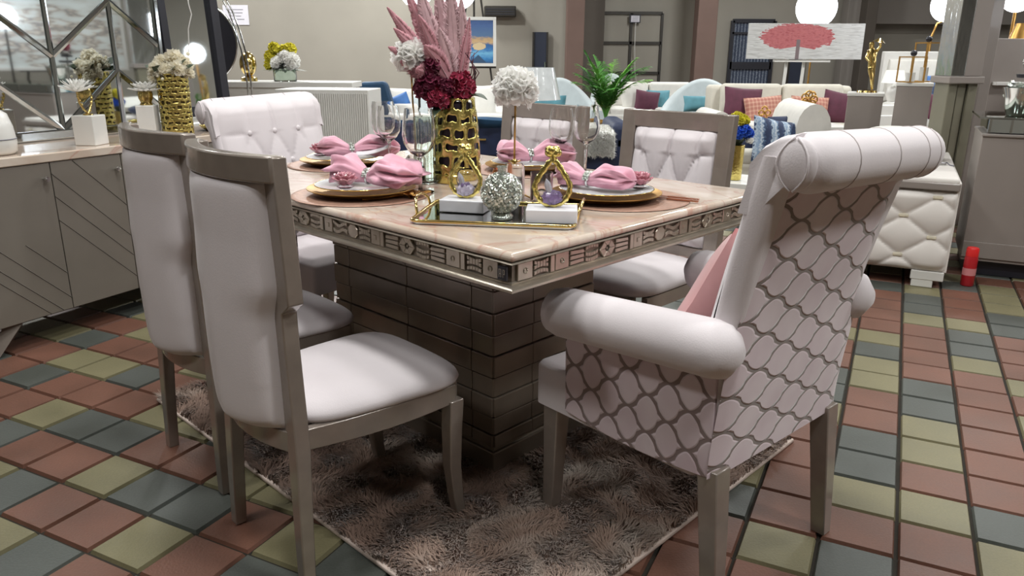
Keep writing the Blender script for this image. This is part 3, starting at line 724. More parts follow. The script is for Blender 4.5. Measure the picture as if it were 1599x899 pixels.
    # the back drops a little towards its right-hand end
    for ch in [k for k in bpy.data.objects if k.parent == t and k.type == 'MESH' and k.name.split('.')[0] in ('backrest', 'rear_panel', 'top_curl', 'scroll_roll', 'piping', 'gathered_end', 'tufted_front', 'button')]:
        for vv in ch.data.vertices: vv.co.z -= .017 * (vv.co.x + .27) / .54 * smooth(.72, .98, vv.co.z)
    return t
V['velvet_seam'] = pm('velvet_piping', '#a89d9c', 0.7, 0, 0.04, 6)
ARM_A = R(41.5)
AC1 = armchair('scroll-back armchair seen from behind with raised pink trellis pattern, nearest on the right', (.637, 1.583, 0), ARM_A, 'scroll-back armchairs at the table ends')
AC2P = Vector((-1.025, 3.30, 0))
AC2 = dup(AC1, (AC2P.x, AC2P.y, 0), R(-38 - 90), 'white scroll-back armchair with button tufting facing us at the far table end')
AC2.scale = (.94, .94, .965)
# pink satin cushion on the near armchair
def AL(x, y, z): c, s = math.cos(ARM_A), math.sin(ARM_A); return Vector((.637 + x * c - y * s, 1.583 + x * s + y * c, z))
place_pillow('scatter_cushion', 'pink satin cushion leaning against the back of the trellis armchair', None, .40, .38, .12, V['satin'], AL(0.02, .175, .635), ARM_A, R(22), R(14))

# ------------------------------------------------------------------ tufted chairs with wooden back frames (far long side)
def framed_chair(label, loc, rz, group):
    t = thing('dining_chair', label, 'chair', loc, rz, group)
    lean = lambda z: -.045 * max(0, (z - .45) / .55)
    for s in (-1, 1):
        rect_path(MB(), [(s * .205, -.06, 0, .036, .034), (s * .208, -.015, .22, .044, .040), (s * .210, .0, .42, .056, .044), (s * .212, lean(.7), .70, .060, .040), (s * .214, lean(1.0), .995, .060, .036)]).build('rear_leg', V['wood'], t, 25, bevel=0.003)
        rect_path(MB(), [(s * .200, .452, 0, .030, .030), (s * .198, .438, .16, .036, .036), (s * .198, .440, .36, .044, .044)]).build('front_leg', V['wood'], t, 25, bevel=0.003)
        MB().box((s * .205, .22, .375), (.024, .40, .05)).build('side_apron', V['wood'], t, 0, bevel=0.002)
    MB().box((0, .445, .375), (.36, .024, .05)).build('front_apron', V['wood'], t, 0, bevel=0.002)
    MB().box((0, .0, .375), (.37, .024, .05)).build('rear_apron', V['wood'], t, 0, bevel=0.002)
    MB().box((0, lean(.962), .964), (.40, .034, .064)).build('top_rail', V['wood'], t, 0, bevel=0.003)
    MB().box((0, lean(.47), .475), (.40, .030, .04)).build('lower_rail', V['wood'], t, 0, bevel=0.003)
    mb = MB(); mb.box((0, lean(.71) - .006, .713), (.376, .012, .45), (R(4.6), 0, 0)); mb.build('back_board', V['wood'], t, 0)
    yf = lambda x, z: lean(z) - .004
    mb = MB(); tuft_panel(mb, -.186, .186, .492, .936, yf, .118, .135, .845, .054, xm=.130); mb.build('tufted_front', V['velvet'], t, 180)
    for row, z in enumerate((.845, .710, .575)):
        for x in ((-.118, 0, .118) if row % 2 == 0 else (-.059, .059)):
            MB().sphere((x, yf(x, z) + .024, z), (.013, .010, .013), 12, 7).build('button', V['velvet'], t, 180)
    def out(e):
        pts = []
        for k in range(48):
            a = 2 * PI * k / 48; c, s_ = math.cos(a), math.sin(a); q = .42
            pts.append((math.copysign(abs(c) ** q, c) * (.226 - e), .235 + math.copysign(abs(s_) ** q, s_) * (.240 - e)))
        return pts
    mb = cushion_block(MB(), out, [(.400, .012), (.406, .002), (.420, -.004), (.436, 0), (.450, .014), (.460, .04), (.467, .08), (.471, .13), (.473, .18)]); mb.build('seat', V['velvet'], t, 180)
    return t
p = TP(-.565, 1.45); FC1 = framed_chair('tufted white chair with wooden back frame on the far side, beside the trellis armchair', (p.x, p.y, 0), R(-44 + 180), 'framed tufted chairs on the far side')
p = TP(-1.22, 1.42); dup(FC1, (p.x, p.y, 0), R(-44 + 180), 'tufted white chair with wooden back frame, behind the wine glasses and second diffuser')
# ------------------------------------------------------------------ things on the dining table
def on(t1, t2, z=0.0): return TP(t1, t2, TZ + 0.0005 + z)
# round woven placemats
def placemat(label, p, g):
    mb = MB(); mb.lathe([(.197, 0), (.200, .0015), (.198, .003), (.186, .0032), (.183, .0026), (.100, .0028), (.002, .0028)], 56, fn=lambda a, z: 1 + .004 * math.sin(a * 28))
    o = mb.build('placemat', V['mat'], None, 40); o.location = p; return tag(o, label, 'placemat', g)
PLACES = {'near': (-.785, .185), 'far_end': (-1.345, .50), 'end': (-.245, .635), 'far': (-.785, .895)}
G = 'round copper placemats'
placemat('copper woven placemat in front of the nearest plain dining chair', on(*PLACES['near']), G)
placemat('copper woven placemat at the far armchair end of table', on(*PLACES['far_end']), G)
placemat('copper woven placemat showing beside the gold knife, before the trellis armchair', on(-.225, .665), G)
placemat('copper woven placemat at far long side behind the tall gold vase', on(*PLACES['far']), G)
# gold charger plates with white china on top
def charger(label, p, g):
    mb = MB(); mb.lathe([(.100, 0), (.112, .001), (.148, .014), (.1555, .0175), (.155, .0195), (.147, .0175), (.112, .0055), (.002, .0045)], 64)
    o = mb.build('charger_plate', V['gold_satin'], None, 40); o.location = p; return tag(o, label, 'charger plate', g)
def plate(label, p, g):
    t = thing('dinner_plate', label, 'plate', p, 0, g)
    MB().lathe([(.07, 0), (.082, .001), (.118, .0085), (.132, .0105), (.132, .0125), (.118, .0108), (.080, .0040), (.002, .0035)], 64).build('plate_body', V['china'], t, 40)
    MB().tube([(.1325 * math.cos(2 * PI * k / 64), .1325 * math.sin(2 * PI * k / 64), .0117) for k in range(64)], .0015, 6, closed=True).build('gold_rim', V['gold'], t, 180)
    return t
WHO = {'near': 'at the near side beside the nearest dining chair', 'far_end': 'at the far armchair end of the table', 'end': 'in front of the trellis armchair', 'far': 'on the far side behind the vase and glasses'}
for k, (a_, b_) in PLACES.items():
    charger('gold charger plate ' + WHO[k], on(a_, b_, .0035), 'gold charger plates')
    plate('white gold-rimmed china plate ' + WHO[k], on(a_, b_, .0205), 'white china plates')
# napkins drawn through a crystal ring
def napkin(label, p, rz, g, L=.30, fan1=.060, fan2=.045, seed=1, h=.035, mat='napkin'):
    t = thing('napkin', label, 'napkin', p, rz, g)
    mb = MB(); rings = []; N = 40; rg = random.Random(seed); ph = [rg.uniform(0, 6.28) for _ in range(4)]
    for k in range(41):
        u = k / 40; x = (u - .42) * L; d = (u - .42)
        w = .015 + (fan1 if d < 0 else fan2) * min(1, abs(d) / .30) ** .8; hh = .013 + h * min(1, abs(d) / .22) ** .7 * (1 - .35 * max(0, (abs(d) - .3) / .3))
        e = min(1, min(u, 1 - u) * 14 + .05) ** .5
        ring = []
        for j in range(N):
            a = 2 * PI * j / N; f = 1 + min(.26, abs(d)) * (.8 * math.sin(7 * a + ph[0] + d * 5) + .55 * math.sin(13 * a + ph[1] - d * 9) + .3 * math.sin(23 * a + ph[3]))
            ring.append(Vector((x + .012 * math.sin(5 * a + ph[2]) * abs(d) * 2, w * math.cos(a) * f * e, max(.0, hh * .98 + hh * math.sin(a) * f * e))))
        rings.append(ring)
    mb.loft(rings, True); mb.build('cloth', V[mat], t, 180)
    rb = MB(); rb.tube([(0, .019 * math.cos(a), .0155 + .017 * math.sin(a)) for a in [2 * PI * k / 24 for k in range(24)]], .0045, 8, closed=True)
    r_ = rb.build('napkin_ring', V['silver'], t, 180)
    s = MB()
    for k in range(7):
        a = R(20) + k * R(140) / 6
        for q in (-.006, .006): s.sphere((q, .024 * math.cos(a), .0155 + .022 * math.sin(a)), .0055, 6, 4)
    s.build('crystals', V['crystal_silver'], r_, 0)
    return t
napkin('pink napkin fanned wide over the plate by the nearest dining chair', on(PLACES['near'][0] + .015, PLACES['near'][1] + .015, .034), R(-20), 'pink napkins', .27, .052, .078, 3, .024)
napkin('pink napkin with white lining on the plate at the far armchair end', on(PLACES['far_end'][0] + .015, PLACES['far_end'][1] + .03, .034), R(12), 'pink napkins', .28, .050, .050, 5, .019)
napkin('pink rolled napkin with crystal ring on plate before the trellis armchair', on(PLACES['end'][0] - .05, PLACES['end'][1] - .02, .034), R(-28), 'pink napkins', .22, .034, .028, 8, .017)
napkin('pink napkin on the far-side plate behind the gold teardrop sculpture', on(PLACES['far'][0] + .015, PLACES['far'][1] - .01, .034), R(10), 'pink napkins', .26, .060, .050, 11, .021)
wl = MB(); wl.grid(lambda u, v: Vector((.02 + .12 * u, -.05 + .10 * v, .006 + .028 * u * u + .010 * math.sin(v * 5))), 12, 12)
wl = wl.build('napkin', V['napkin_white'], None, 180, solid=.003); wl.location = on(PLACES['far_end'][0] + .035, PLACES['far_end'][1] + .02, .034); wl.rotation_euler = (0, 0, R(-5))
tag(wl, 'folded white napkin under the pink one at the far armchair end', 'napkin')
# pink glass lotus candle holders
def lotus(label, p, g, s=1.0):
    t = thing('candle_holder', label, 'candle holder', p, 0, g)
    MB().lathe([(.020 * s, 0), (.024 * s, .004 * s), (.012 * s, .008 * s), (.020 * s, .014 * s), (.022 * s, .03 * s), (.019 * s, .03 * s), (.016 * s, .016 * s), (.001, .014 * s)], 20).build('cup', V['glass'], t, 60)
    for row, (n, r0, r1, z0, z1) in enumerate(((8, .018, .036, .010, .026), (7, .016, .028, .014, .036), (6, .010, .018, .016, .040))):
        for k in range(n):
            a = 2 * PI * (k + row * .5) / n; ca, sa = math.cos(a), math.sin(a)
            def fn(u, v):
                w = (u - .5) * .024 * math.sin(PI * (.12 + .80 * v)) * 1.25; r = r0 + (r1 - r0) * v ** 1.5; z = z0 + (z1 - z0) * v + abs(u - .5) * .006
                return Vector(((r * ca - w * sa) * s, (r * sa + w * ca) * s, z * s))
            MB().grid(fn, 5, 5).build('petal', V['pink_glass'], t, 180, solid=.0025 * s)
    return t
a_, b_ = PLACES['end']; lotus('pink glass lotus candle holder on the plate before the trellis armchair', on(a_ + .065, b_ + .065, .032), 'pink lotus candle holders', 1.05)
a_, b_ = PLACES['near']; lotus('pink glass lotus candle holder against the fanned napkin, nearest dining chair', on(a_ + .045, b_ - .085, .034), 'pink lotus candle holders', 1.0)
a_, b_ = PLACES['far_end']; lotus('pink glass lotus candle holder on the plate at far armchair end', on(a_ - .055, b_ - .06, .032), 'pink lotus candle holders', 1.05)
# wine glasses
def wine_glass(label, p, g, s=1.0):
    o = MB().lathe([(.001, .002), (.034, .001), (.036, .0022), (.034, .0034), (.008, .006), (.0048, .012), (.0042, .05), (.0048, .085), (.009, .094), (.028, .108), (.040, .128), (.0435, .150), (.0415, .180), (.0355, .215),
                   (.0343, .215), (.0403, .180), (.0422, .150), (.0387, .129), (.027, .1095), (.008, .0965), (.001, .095)], 40).build('wine_glass', V['glass'], None, 60)
    o.location = p; o.scale = (s, s, s); return tag(o, label, 'wine glass', g)
wine_glass('large clear wine glass standing beside the napkin plate, left of gold vase', on(-.690, .325), 'wine glasses', 1.12)
wine_glass('wine glass at the far armchair end, before the fluted cabinet', on(-1.23, .60), 'wine glasses', 1.05)
wine_glass('wine glass at the far armchair end, in front of the navy bed drawers', on(-1.165, .575), 'wine glasses', 1.0)
wine_glass('wine glass nearest the fur throw, on the far table side', on(-.60, .98), 'wine glasses', 1.06)
wine_glass('wine glass before the second tufted chair, left of its pair', on(-.69, .955), 'wine glasses', 1.0)
# gold cutlery
def knife(label, p, rz, g):
    mb = MB(); mb.box((-.055, 0, .003), (.09, .010, .005)); mb.prism([(-.01, -.006), (.07, -.008), (.095, .001), (.085, .006), (-.01, .004)], (0, 0, .0018), (1, 0, 0), (0, 1, 0), (0, 0, 1), .0022)
    o = mb.build('table_knife', V['rosegold'], None, 0, bevel=.001); o.location = p; o.rotation_euler = (0, 0, rz); return tag(o, label, 'knife', g)
def fork(label, p, rz, g):
    mb = MB(); mb.tube([(-.10, 0, .004), (-.04, 0, .003), (.02, 0, .006), (.045, 0, .008)], [.0042, .0030, .0026, .0032], 8)
    mb.prism([(.040, -.004), (.055, -.011), (.066, -.011), (.066, .011), (.055, .011), (.040, .004)], (0, 0, .0068), (1, 0, 0), (0, 1, 0), (0, 0, 1), .0022)
    for q in (-.0095, -.0032, .0032, .0095): mb.tube([(.064, q, .008), (.085, q, .007), (.105, q, .011)], [.0019, .0019, .0011], 6)
    o = mb.build('fork', V['gold_satin'], None, 40); o.location = p; o.rotation_euler = (0, 0, rz); return tag(o, label, 'fork', g)
W_ = R(-44)
knife('rose gold knife on the placemat right of the trellis armchair plate', on(-.135, .765, .0035), W_ + R(180 + 12), 'gold table knives')
knife('rose gold knife lying just outside the trellis armchair plate', on(-.120, .735, .0035), W_ + R(180 + 15), 'gold table knives')
fork('gold fork pointing at the silver crystal sphere, left of teardrop sculpture', on(-.395, .475, .001), W_ + R(160), 'gold forks')
fork('gold fork lying between the fanned napkin plate and the wine glass', on(-.665, .215, .001), W_ + R(75), 'gold forks')
# gold leaf napkin clip by the near plate
t = thing('leaf_ornament', 'small gold leaf ornament on table right of fanned napkin plate', 'ornament', on(-.635, .245), R(-10))
for k, a in enumerate((R(10), R(80), R(150), R(220), R(300))):
    def fn(u, v): w = (u - .5) * .03 * math.sin(PI * (.05 + .9 * v)); l = .008 + .034 * v; return Vector((l * math.cos(a) - w * math.sin(a), l * math.sin(a) + w * math.cos(a), .006 + .022 * v * (1 - .6 * v) + .2 * abs(w)))
    MB().grid(fn, 6, 8).build('leaf', V['gold_satin'], t, 180, solid=.0018)
MB().sphere((0, 0, .010), .010, 10, 8).build('bud', V['gold_satin'], t, 180)

# ---- perforated gold vase
def lattice_vase(parent, name, r0, r1, h, nx, nz, mat, jit=.25, keep=.66, seed=3, thick=.004, wob=0.0):
    rg = random.Random(seed); bm = bmesh.new(); P = {}
    def vert(i, j):
        k = (i % (2 * nx), j)
        if k not in P:
            # honeycomb corner i around, j rows
            a = 2 * PI * (i % (2 * nx)) / (2 * nx); z = h * j / nz; off = (h / nz) * (.20 if (i + j) % 2 else -.20) if 0 < j < nz else 0
            a += rg.uniform(-1, 1) * jit * PI / (2 * nx) * (0 if j in (0, nz) else 1); z += off + (rg.uniform(-1, 1) * jit * h / nz * .45 if 0 < j < nz else 0)
            r = r0 + (r1 - r0) * z / h + wob * math.sin(PI * z / h); P[k] = bm.verts.new((r * math.cos(a), r * math.sin(a), z))
        return P[k]
    for j in range(nz):
        for i in range(2 * nx):
            if (i + j) % 2: continue
            # hexagon: corners (i,j) (i+1,j) (i+2,j) / (i,j+1) (i+1,j+1) (i+2,j+1)
            try: bm.faces.new([vert(i, j), vert(i + 1, j), vert(i + 2, j), vert(i + 2, j + 1), vert(i + 1, j + 1), vert(i, j + 1)])
            except ValueError: pass
    bm.normal_update(); fs = bm.faces[:]
    r = bmesh.ops.inset_individual(bm, faces=fs, thickness=min(2 * PI * r0 / nx, h / nz) * (1 - keep) * .5, use_even_offset=True)
    inner = [f for f in fs if f.is_valid]
    bmesh.ops.delete(bm, geom=inner, context='FACES_ONLY')
    me = bpy.data.meshes.new(name); bm.to_mesh(me); bm.free(); me.materials.append(mat)
    me.polygons.foreach_set('use_smooth', [True] * len(me.polygons))
    o = bpy.data.objects.new(name, me); COL.objects.link(o); o.parent = parent
    md = o.modifiers.new('solid', 'SOLIDIFY'); md.thickness = thick; md.offset = 0
    md = o.modifiers.new('sub', 'SUBSURF'); md.levels = 2; md.render_levels = 2
    return o
VASE = on(-.775, .545)
t = thing('gold_vase', 'tall gold vase with large organic holes in centre of dining table', 'vase', VASE)
lattice_vase(t, 'lattice_body', .076, .058, .262, 9, 6, V['gold_hammered'], .45, .70, 4, .006, .004)
MB().lathe([(.001, .001), (.074, .001), (.078, .006), (.078, .026), (.074, .030), (.070, .026), (.001, .02)], 32).build('foot_ring', V['gold_hammered'], t, 40)
MB().lathe([(.001, .022), (.064, .022), (.062, .10), (.050, .245), (.046, .245), (.057, .10), (.001, .03)], 28).build('liner', V['dark_plum'], t, 40)

def petals_ball(mb, c, r, n, rg, size, cup=.35, mi=0, squash=1.0, lo=-.7):
    c = Vector(c)
    for k in range(n):
        z = lo + (1 - lo) * (k + .5) / n; a = k * 2.39996 + rg.uniform(-.2, .2); q = math.sqrt(max(0, 1 - z * z))
        d = Vector((q * math.cos(a), q * math.sin(a), z * squash)).normalized(); s = size * rg.uniform(.8, 1.2)
        x = d.orthogonal().normalized(); y = d.cross(x); ang = rg.uniform(0, 6.28); x, y = x * math.cos(ang) + y * math.sin(ang), y * math.cos(ang) - x * math.sin(ang)
        o = c + d * r * rg.uniform(.55, .85)
        def fn(u, v):
            uu, vv = 2 * u - 1, 2 * v - 1; w = math.sqrt(max(0, 1 - vv * vv * .85))
            return o + x * (uu * s * w) + y * (vv * s) + d * (cup * s * (uu * uu + vv * vv) + .08 * s * math.sin(9 * uu))
        mb.grid(fn, 4, 4, mi)
    return mb
def peony(name, label, c, r, mat, group=None, parent=None, n=70, size=None, seed=1, cat='flower', **kw):
    mb = MB(); rg = random.Random(seed); petals_ball(mb, (0, 0, 0), r, n, rg, size or r * .42, **kw); mb.sphere((0, 0, 0), r * .55, 10, 8)
    o = mb.build(name, mat, parent, 180); o.location = c
    return o
def feather(parent, base, tip, bend, width, mat, seed):
    rg = random.Random(seed); base, tip = Vector(base), Vector(tip); d = tip - base; side = d.cross(Vector((.1, -1, .15))).normalized(); nor = side.cross(d).normalized(); N = 26
    def c(u): return base + d * u + nor * (bend * u * u * d.length) + side * (bend * .3 * math.sin(PI * u) * d.length)
    mb = MB()
    def fn(u, v):
        s_ = 2 * u - 1; w = width * (math.sin(PI * min(1, .06 + .94 * v) ** .75)) ** .8 * (1 - .25 * v)
        rag = 1 + (.05 * math.sin(31 * v + s_ * 3 + seed) + .05 * math.sin(87 * v + seed) + .05 * math.sin(173 * v)) * abs(s_)
        return c(.10 + .90 * min(1, v + abs(s_) * .02)) + side * (s_ * w * rag) + nor * (-.35 * w * s_ * s_ + .02 * w * math.sin(20 * v + s_ * 4)) + d.normalized() * (abs(s_) * w * .55)
    mb.grid(fn, 8, 60)
    for k in range(150):
        u = rg.uniform(.12, .97); s_ = rg.choice((-1, 1)); w = width * (math.sin(PI * min(1, .06 + .94 * u) ** .75)) ** .8 * (1 - .25 * u)
        p = c(.10 + .90 * u) + side * (s_ * w * .55) + d.normalized() * (w * .30); q = p + side * (s_ * w * rg.uniform(.45, .75)) + d.normalized() * (w * rg.uniform(.5, 1.0)) - nor * (w * rg.uniform(.1, .5)); e = d.normalized() * (.0022)
        mb.add([p - e, p + e, q], [(0, 1, 2)])
    o = mb.build('feather', mat, parent, 180, solid=.0010)
    q = MB(); q.tube([c(u / 10) + nor * .001 for u in range(10)], [.0016 * (1 - u / 12) for u in range(10)], 5); q.build('quill', V['feather_pale'], o, 180)
    return o
b = thing('feather_bouquet', 'pink feathers and wine-red blooms standing in the perforated gold vase', 'flower arrangement', VASE + Vector((0, 0, .245)))
FE = [((-.03, 0, .02), (-.200, -.02, .275), .08, .026, 'feather'), ((-.02, .01, 0), (-.150, .01, .335), .05, .030, 'feather'), ((-.01, 0, 0), (-.110, -.02, .36), -.03, .032, 'feather_pale'),
      ((.0, .01, 0), (-.060, .02, .37), .02, .030, 'feather_pale'), ((.0, 0, 0), (-.015, -.01, .36), .04, .034, 'feather_pale'), ((.01, 0, 0), (.020, .0, .31), .05, .028, 'feather_pale'), ((.01, -.01, 0.05), (.045, 0, .25), .05, .018, 'feather'),
      ((-.02, -.01, .03), (-.200, -.03, .160), .18, .032, 'feather'), ((-.02, -.02, .04), (-.165, -.045, .120), .22, .036, 'feather'), ((-.02, -.02, .03), (-.180, -.04, .215), .12, .030, 'feather'), ((-.01, -.02, .0), (-.045, -.035, .22), .06, .036, 'feather_pale'), ((-.02, -.02, 0), (-.105, -.05, .255), .10, .034, 'feather'),
      ((-.02, .02, 0), (-.14, .03, .29), .06, .028, 'feather_pale'), ((-.03, -.03, .05), (-.120, -.06, .10), .25, .034, 'feather'), ((-.01, -.03, .05), (-.09, -.055, .17), .16, .034, 'feather')]
for k, (p0, p1, bd, w, mm) in enumerate(FE): feather(b, p0, p1, bd, w, V[mm], k * 3 + 1)
for k, (c, r, mm) in enumerate((((-.080, -.035, .050), .046, 'petal_wine'), ((.018, -.025, .048), .047, 'petal_red'), ((-.050, -.058, .015), .036, 'petal_red'), ((-.075, -.03, .110), .038, 'petal_wine'), ((-.02, .03, .04), .045, 'petal_wine'), ((-.025, -.048, .045), .03, 'petal_wine'))):
    peony('bloom', None, c, r, V[mm], parent=b, n=130, size=r * .26, seed=k, cup=.5)
for k in range(7):
    a = R(200 + k * 22); pts = [(.03, -.02, .02), (.05 + .008 * k, -.03 + .004 * k, .09), (.045 + .012 * math.cos(k), -.03, .13 + .006 * k), (.06 + .015 * math.sin(k * 2), -.03, .15 + .006 * (k % 3))]
    if k < 4: MB().tube(pts, [.002, .0016, .0014, .001], 5).build('twig', V['twig'], b, 180)
for k, (ang, el) in enumerate(((200, 10), (235, -5), (330, 8), (180, 25))):
    a = R(ang)
    def fn(u, v): w = (u - .5) * .045 * math.sin(PI * (.05 + .93 * v)); l = .03 + .085 * v; return Vector((l * math.cos(a) - w * math.sin(a), l * math.sin(a) + w * math.cos(a), .01 + math.sin(R(el)) * l * 2 - .03 * v * v + abs(w) * .3))
    MB().grid(fn, 6, 8).build('leaf', V['leaf_dark'], b, 180, solid=.001)

# ---- cut crystal hurricane and round glass votives
cr = thing('crystal_hurricane', 'cut-crystal cylinder vase standing just left of gold vase', 'vase', on(-.815, .455))
MB().lathe([(.001, .001), (.036, .001), (.040, .006), (.040, .205), (.036, .206), (.036, .010), (.001, .009)], 36, fn=lambda a, z: 1 + .035 * math.sin(a * 9 + z * 160) * math.sin(z * 220)).build('body', V['glass_green'], cr, 20)
o = MB().lathe([(.001, .001), (.020, .001), (.031, .012), (.036, .032), (.032, .052), (.024, .062), (.0225, .062), (.030, .052), (.034, .032), (.029, .014), (.001, .004)], 32).build('glass_votive', V['glass'], None, 60); o.location = on(-.625, .455); tag(o, 'round clear glass votive in front of the gold vase foot', 'candle holder')
o = MB().lathe([(.001, .001), (.020, .001), (.027, .010), (.029, .025), (.025, .042), (.023, .042), (.026, .025), (.001, .006)], 28).build('rose_votive', V['rosegold'], None, 60); o.location = on(-.665, .635); tag(o, 'small rose gold votive cup right behind the gold vase', 'candle holder')
# ---- glass diffusers carrying a white flower on a gold stem
def diffuser(label, p, hgl, rgl, stem, fr, g, lean=(0, 0), seed=1):
    t = thing('flower_diffuser', label, 'diffuser', p, 0, g)
    MB().lathe([(.001, .001), (rgl, .001), (rgl + .001, .004), (rgl + .001, hgl - .01), (rgl * .8, hgl), (rgl * .72, hgl), (rgl - .003, hgl - .012), (rgl - .003, .008), (.001, .007)], 28).build('bottle', V['glass'], t, 50)
    MB().lathe([(.001, .009), (rgl - .0045, .009), (rgl - .0045, hgl * .62), (.001, hgl * .62)], 24).build('liquid', V['quartz'], t, 50)
    mb = MB()
    for k in range(6):
        a = 2 * PI * k / 6; mb.prism([(.004, -.005), (.017, 0), (.004, .005)], (0, 0, hgl), (math.cos(a), math.sin(a), .35), (-math.sin(a), math.cos(a), 0), (0, 0, 1), .004)
    mb.sphere((0, 0, hgl + .005), .008, 10, 6); mb.build('gold_star', V['gold'], t, 40)
    top = Vector((lean[0], lean[1], stem)); MB().tube([(0, 0, hgl), top * .5 + Vector((0, 0, hgl * .5)), top], .0028, 7).build('stem', V['gold_satin'], t, 180)
    peony('flower', None, top + Vector((0, 0, fr * .35)), fr, V['petal_white'], parent=t, n=110, size=fr * .36, seed=seed, cup=.45, squash=.8)
    return t
diffuser('glass diffuser with white flower on gold stem, left of feather bouquet', on(-.845, .435), .085, .031, .365, .050, 'glass flower diffusers', (-.006, 0), 3)
diffuser('glass diffuser with white flower on gold stem, before wrapped lampshade, right of vase', on(-.40, .42), .105, .028, .285, .055, 'glass flower diffusers', (.002, 0), 5)
o = MB().lathe([(.001, .001), (.030, .001), (.031, .004), (.031, .085), (.029, .085), (.029, .007), (.001, .006)], 28).build('glass_tumbler', V['glass'], None, 50); o.location = on(-.33, .455); tag(o, 'clear straight glass tumbler right of the white flower diffuser', 'glass')

# ---- mirror tray with its ornaments
TR0 = TP(-.369, .028, TZ + .001); TRA = TA + math.atan2(.229, .321); LX, LY = .394, .272
t = thing('mirror_tray', 'gold-rimmed mirror tray with looped handles at the near table corner', 'tray', TR0, TRA)
MB().loft([[Vector((x, y, z)) for x, y in rrect(LX / 2 - .003, LY / 2 - .003, .02, 5, LX / 2, LY / 2)] for z in (0, .006)]).build('mirror_plate', V['mirror'], t, 30)
MB().tube([(x, y, .008) for x, y in rrect(LX / 2, LY / 2, .022, 6, LX / 2, LY / 2)], .0042, 8, closed=True).build('rim', V['gold'], t, 180)
for s, x0 in ((-1, 0), (1, LX)):
    pts = [(x0, .07, .009), (x0 + s * .004, .075, .030), (x0 + s * .010, .095, .042), (x0 + s * .012, .12, .047), (x0 + s * .012, .15, .047), (x0 + s * .010, .175, .042), (x0 + s * .004, .195, .030), (x0, .20, .009)]
    MB().tube(pts, [.0042, .0036, .0036, .0032, .0032, .0036, .0036, .0042], 8).build('handle', V['gold'], t, 180)
def TRP(x, y, z=.0075): c, s = math.cos(TRA), math.sin(TRA); return TR0 + Vector((x * c - y * s, x * s + y * c, z))
def teardrop(label, p, rz, g, s=1.0, dark=False):
    t = thing('teardrop_sculpture', label, 'sculpture', p, rz, g)
    MB().box((0, 0, .0165 * s), (.122 * s, .078 * s, .033 * s)).build('marble_base', V['marble_white'], t, 0, bevel=.0025)
    zb = .034 * s; pts = []; rr = []
    for k in range(45):
        u = k / 44; a = -PI / 2 + u * 2 * PI
        # teardrop: wide below, pinched at the top
        x = .042 * s * math.cos(a) * (1 - .55 * max(0, math.sin(a)) ** 1.3); z = zb + .050 * s + .046 * s * math.sin(a) * (1 + .35 * max(0, math.sin(a)))
        pts.append((x, 0, z)); rr.append((.0060 + .0022 * math.sin(k * 2.3) * .6) * s)
    MB().tube(pts[:-1], rr[:-1], 9, closed=True, flat=1.15).build('gold_loop', V['gold_hammered'], t, 180)
    f = MB()
    for k in range(7):
        a = 2 * PI * k / 7; f.sphere((.010 * s * math.cos(a), .007 * s * math.sin(a), zb + .128 * s + (k % 2) * .006 * s), (.011 * s, .009 * s, .010 * s), 8, 6)
    f.tube([(0, 0, zb + .108 * s), (0, 0, zb + .125 * s)], .008 * s, 8); f.build('gold_knot', V['gold_hammered'], t, 60)
    c = MB(); rg = random.Random(4)
    c.sphere((0, 0, zb + .022 * s), (.024 * s, .016 * s, .018 * s), 14, 9, fn=lambda th, a: 1 + .12 * math.sin(5 * a + 3 * th) + .08 * math.sin(9 * a - 5 * th)); c.build('amethyst_cluster', V['ameth'] if dark else V['ameth_pale'], t, 20)
    q = MB(); q.lathe([(.0075 * s, 0), (.0080 * s, .03 * s), (.0065 * s, .036 * s), (.0005, .046 * s)], 6, axis=Euler((R(8), R(-14), 0)).to_matrix(), c=(-.004 * s, 0, zb + .024 * s)); q.build('quartz_point', V['quartz'], t, 0)
    if not dark:
        q2 = MB()
        for k in range(16): a = 2 * PI * k / 16; q2.lathe([(.005 * s, 0), (.004 * s, .006 * s), (.0003, .010 * s)], 5, c=(.017 * s * math.cos(a) * rg.uniform(.3, 1), .011 * s * math.sin(a) * rg.uniform(.3, 1), zb + .032 * s))
        q2.build('purple_crystals', V['ameth'], t, 0)
    return t
teardrop('gold teardrop sculpture on white marble block at the right end of mirror tray', TRP(.335, .062), TRA + R(4), 'gold teardrop sculptures', 1.0, True)
teardrop('gold teardrop sculpture with purple crystals at left end of mirror tray', TRP(.105, .150), TRA + R(-6), 'gold teardrop sculptures', .95)
t = thing('crystal_sphere', 'sparkling silver crushed-crystal sphere vase in middle of mirror tray', 'ornament', TRP(.212, .070), TRA)
MB().lathe([(.001, 0), (.026, 0), (.028, .006), (.022, .014), (.015, .018), (.001, .018)], 20).build('foot', V['crystal_silver'], t, 20)
rg = random.Random(2); mb = MB(); mb.sphere((0, 0, .062), .046, 28, 18)
for k in range(520):
    z = -1 + 2 * (k + .5) / 520; a = k * 2.39996; q = math.sqrt(1 - z * z); d = Vector((q * math.cos(a), q * math.sin(a), z)); s_ = rg.uniform(.0045, .0075)
    mb.box(Vector((0, 0, .062)) + d * .0468, (s_, s_ * rg.uniform(.7, 1.5), s_), Euler((rg.uniform(0, 3), rg.uniform(0, 3), rg.uniform(0, 3))).to_matrix())
mb.build('crystal_ball', V['crystal_silver'], t, 0)
MB().lathe([(.011, .100), (.010, .118), (.013, .126), (.010, .126), (.008, .116), (.008, .100)], 16).build('neck', V['crystal_silver'], t, 40)
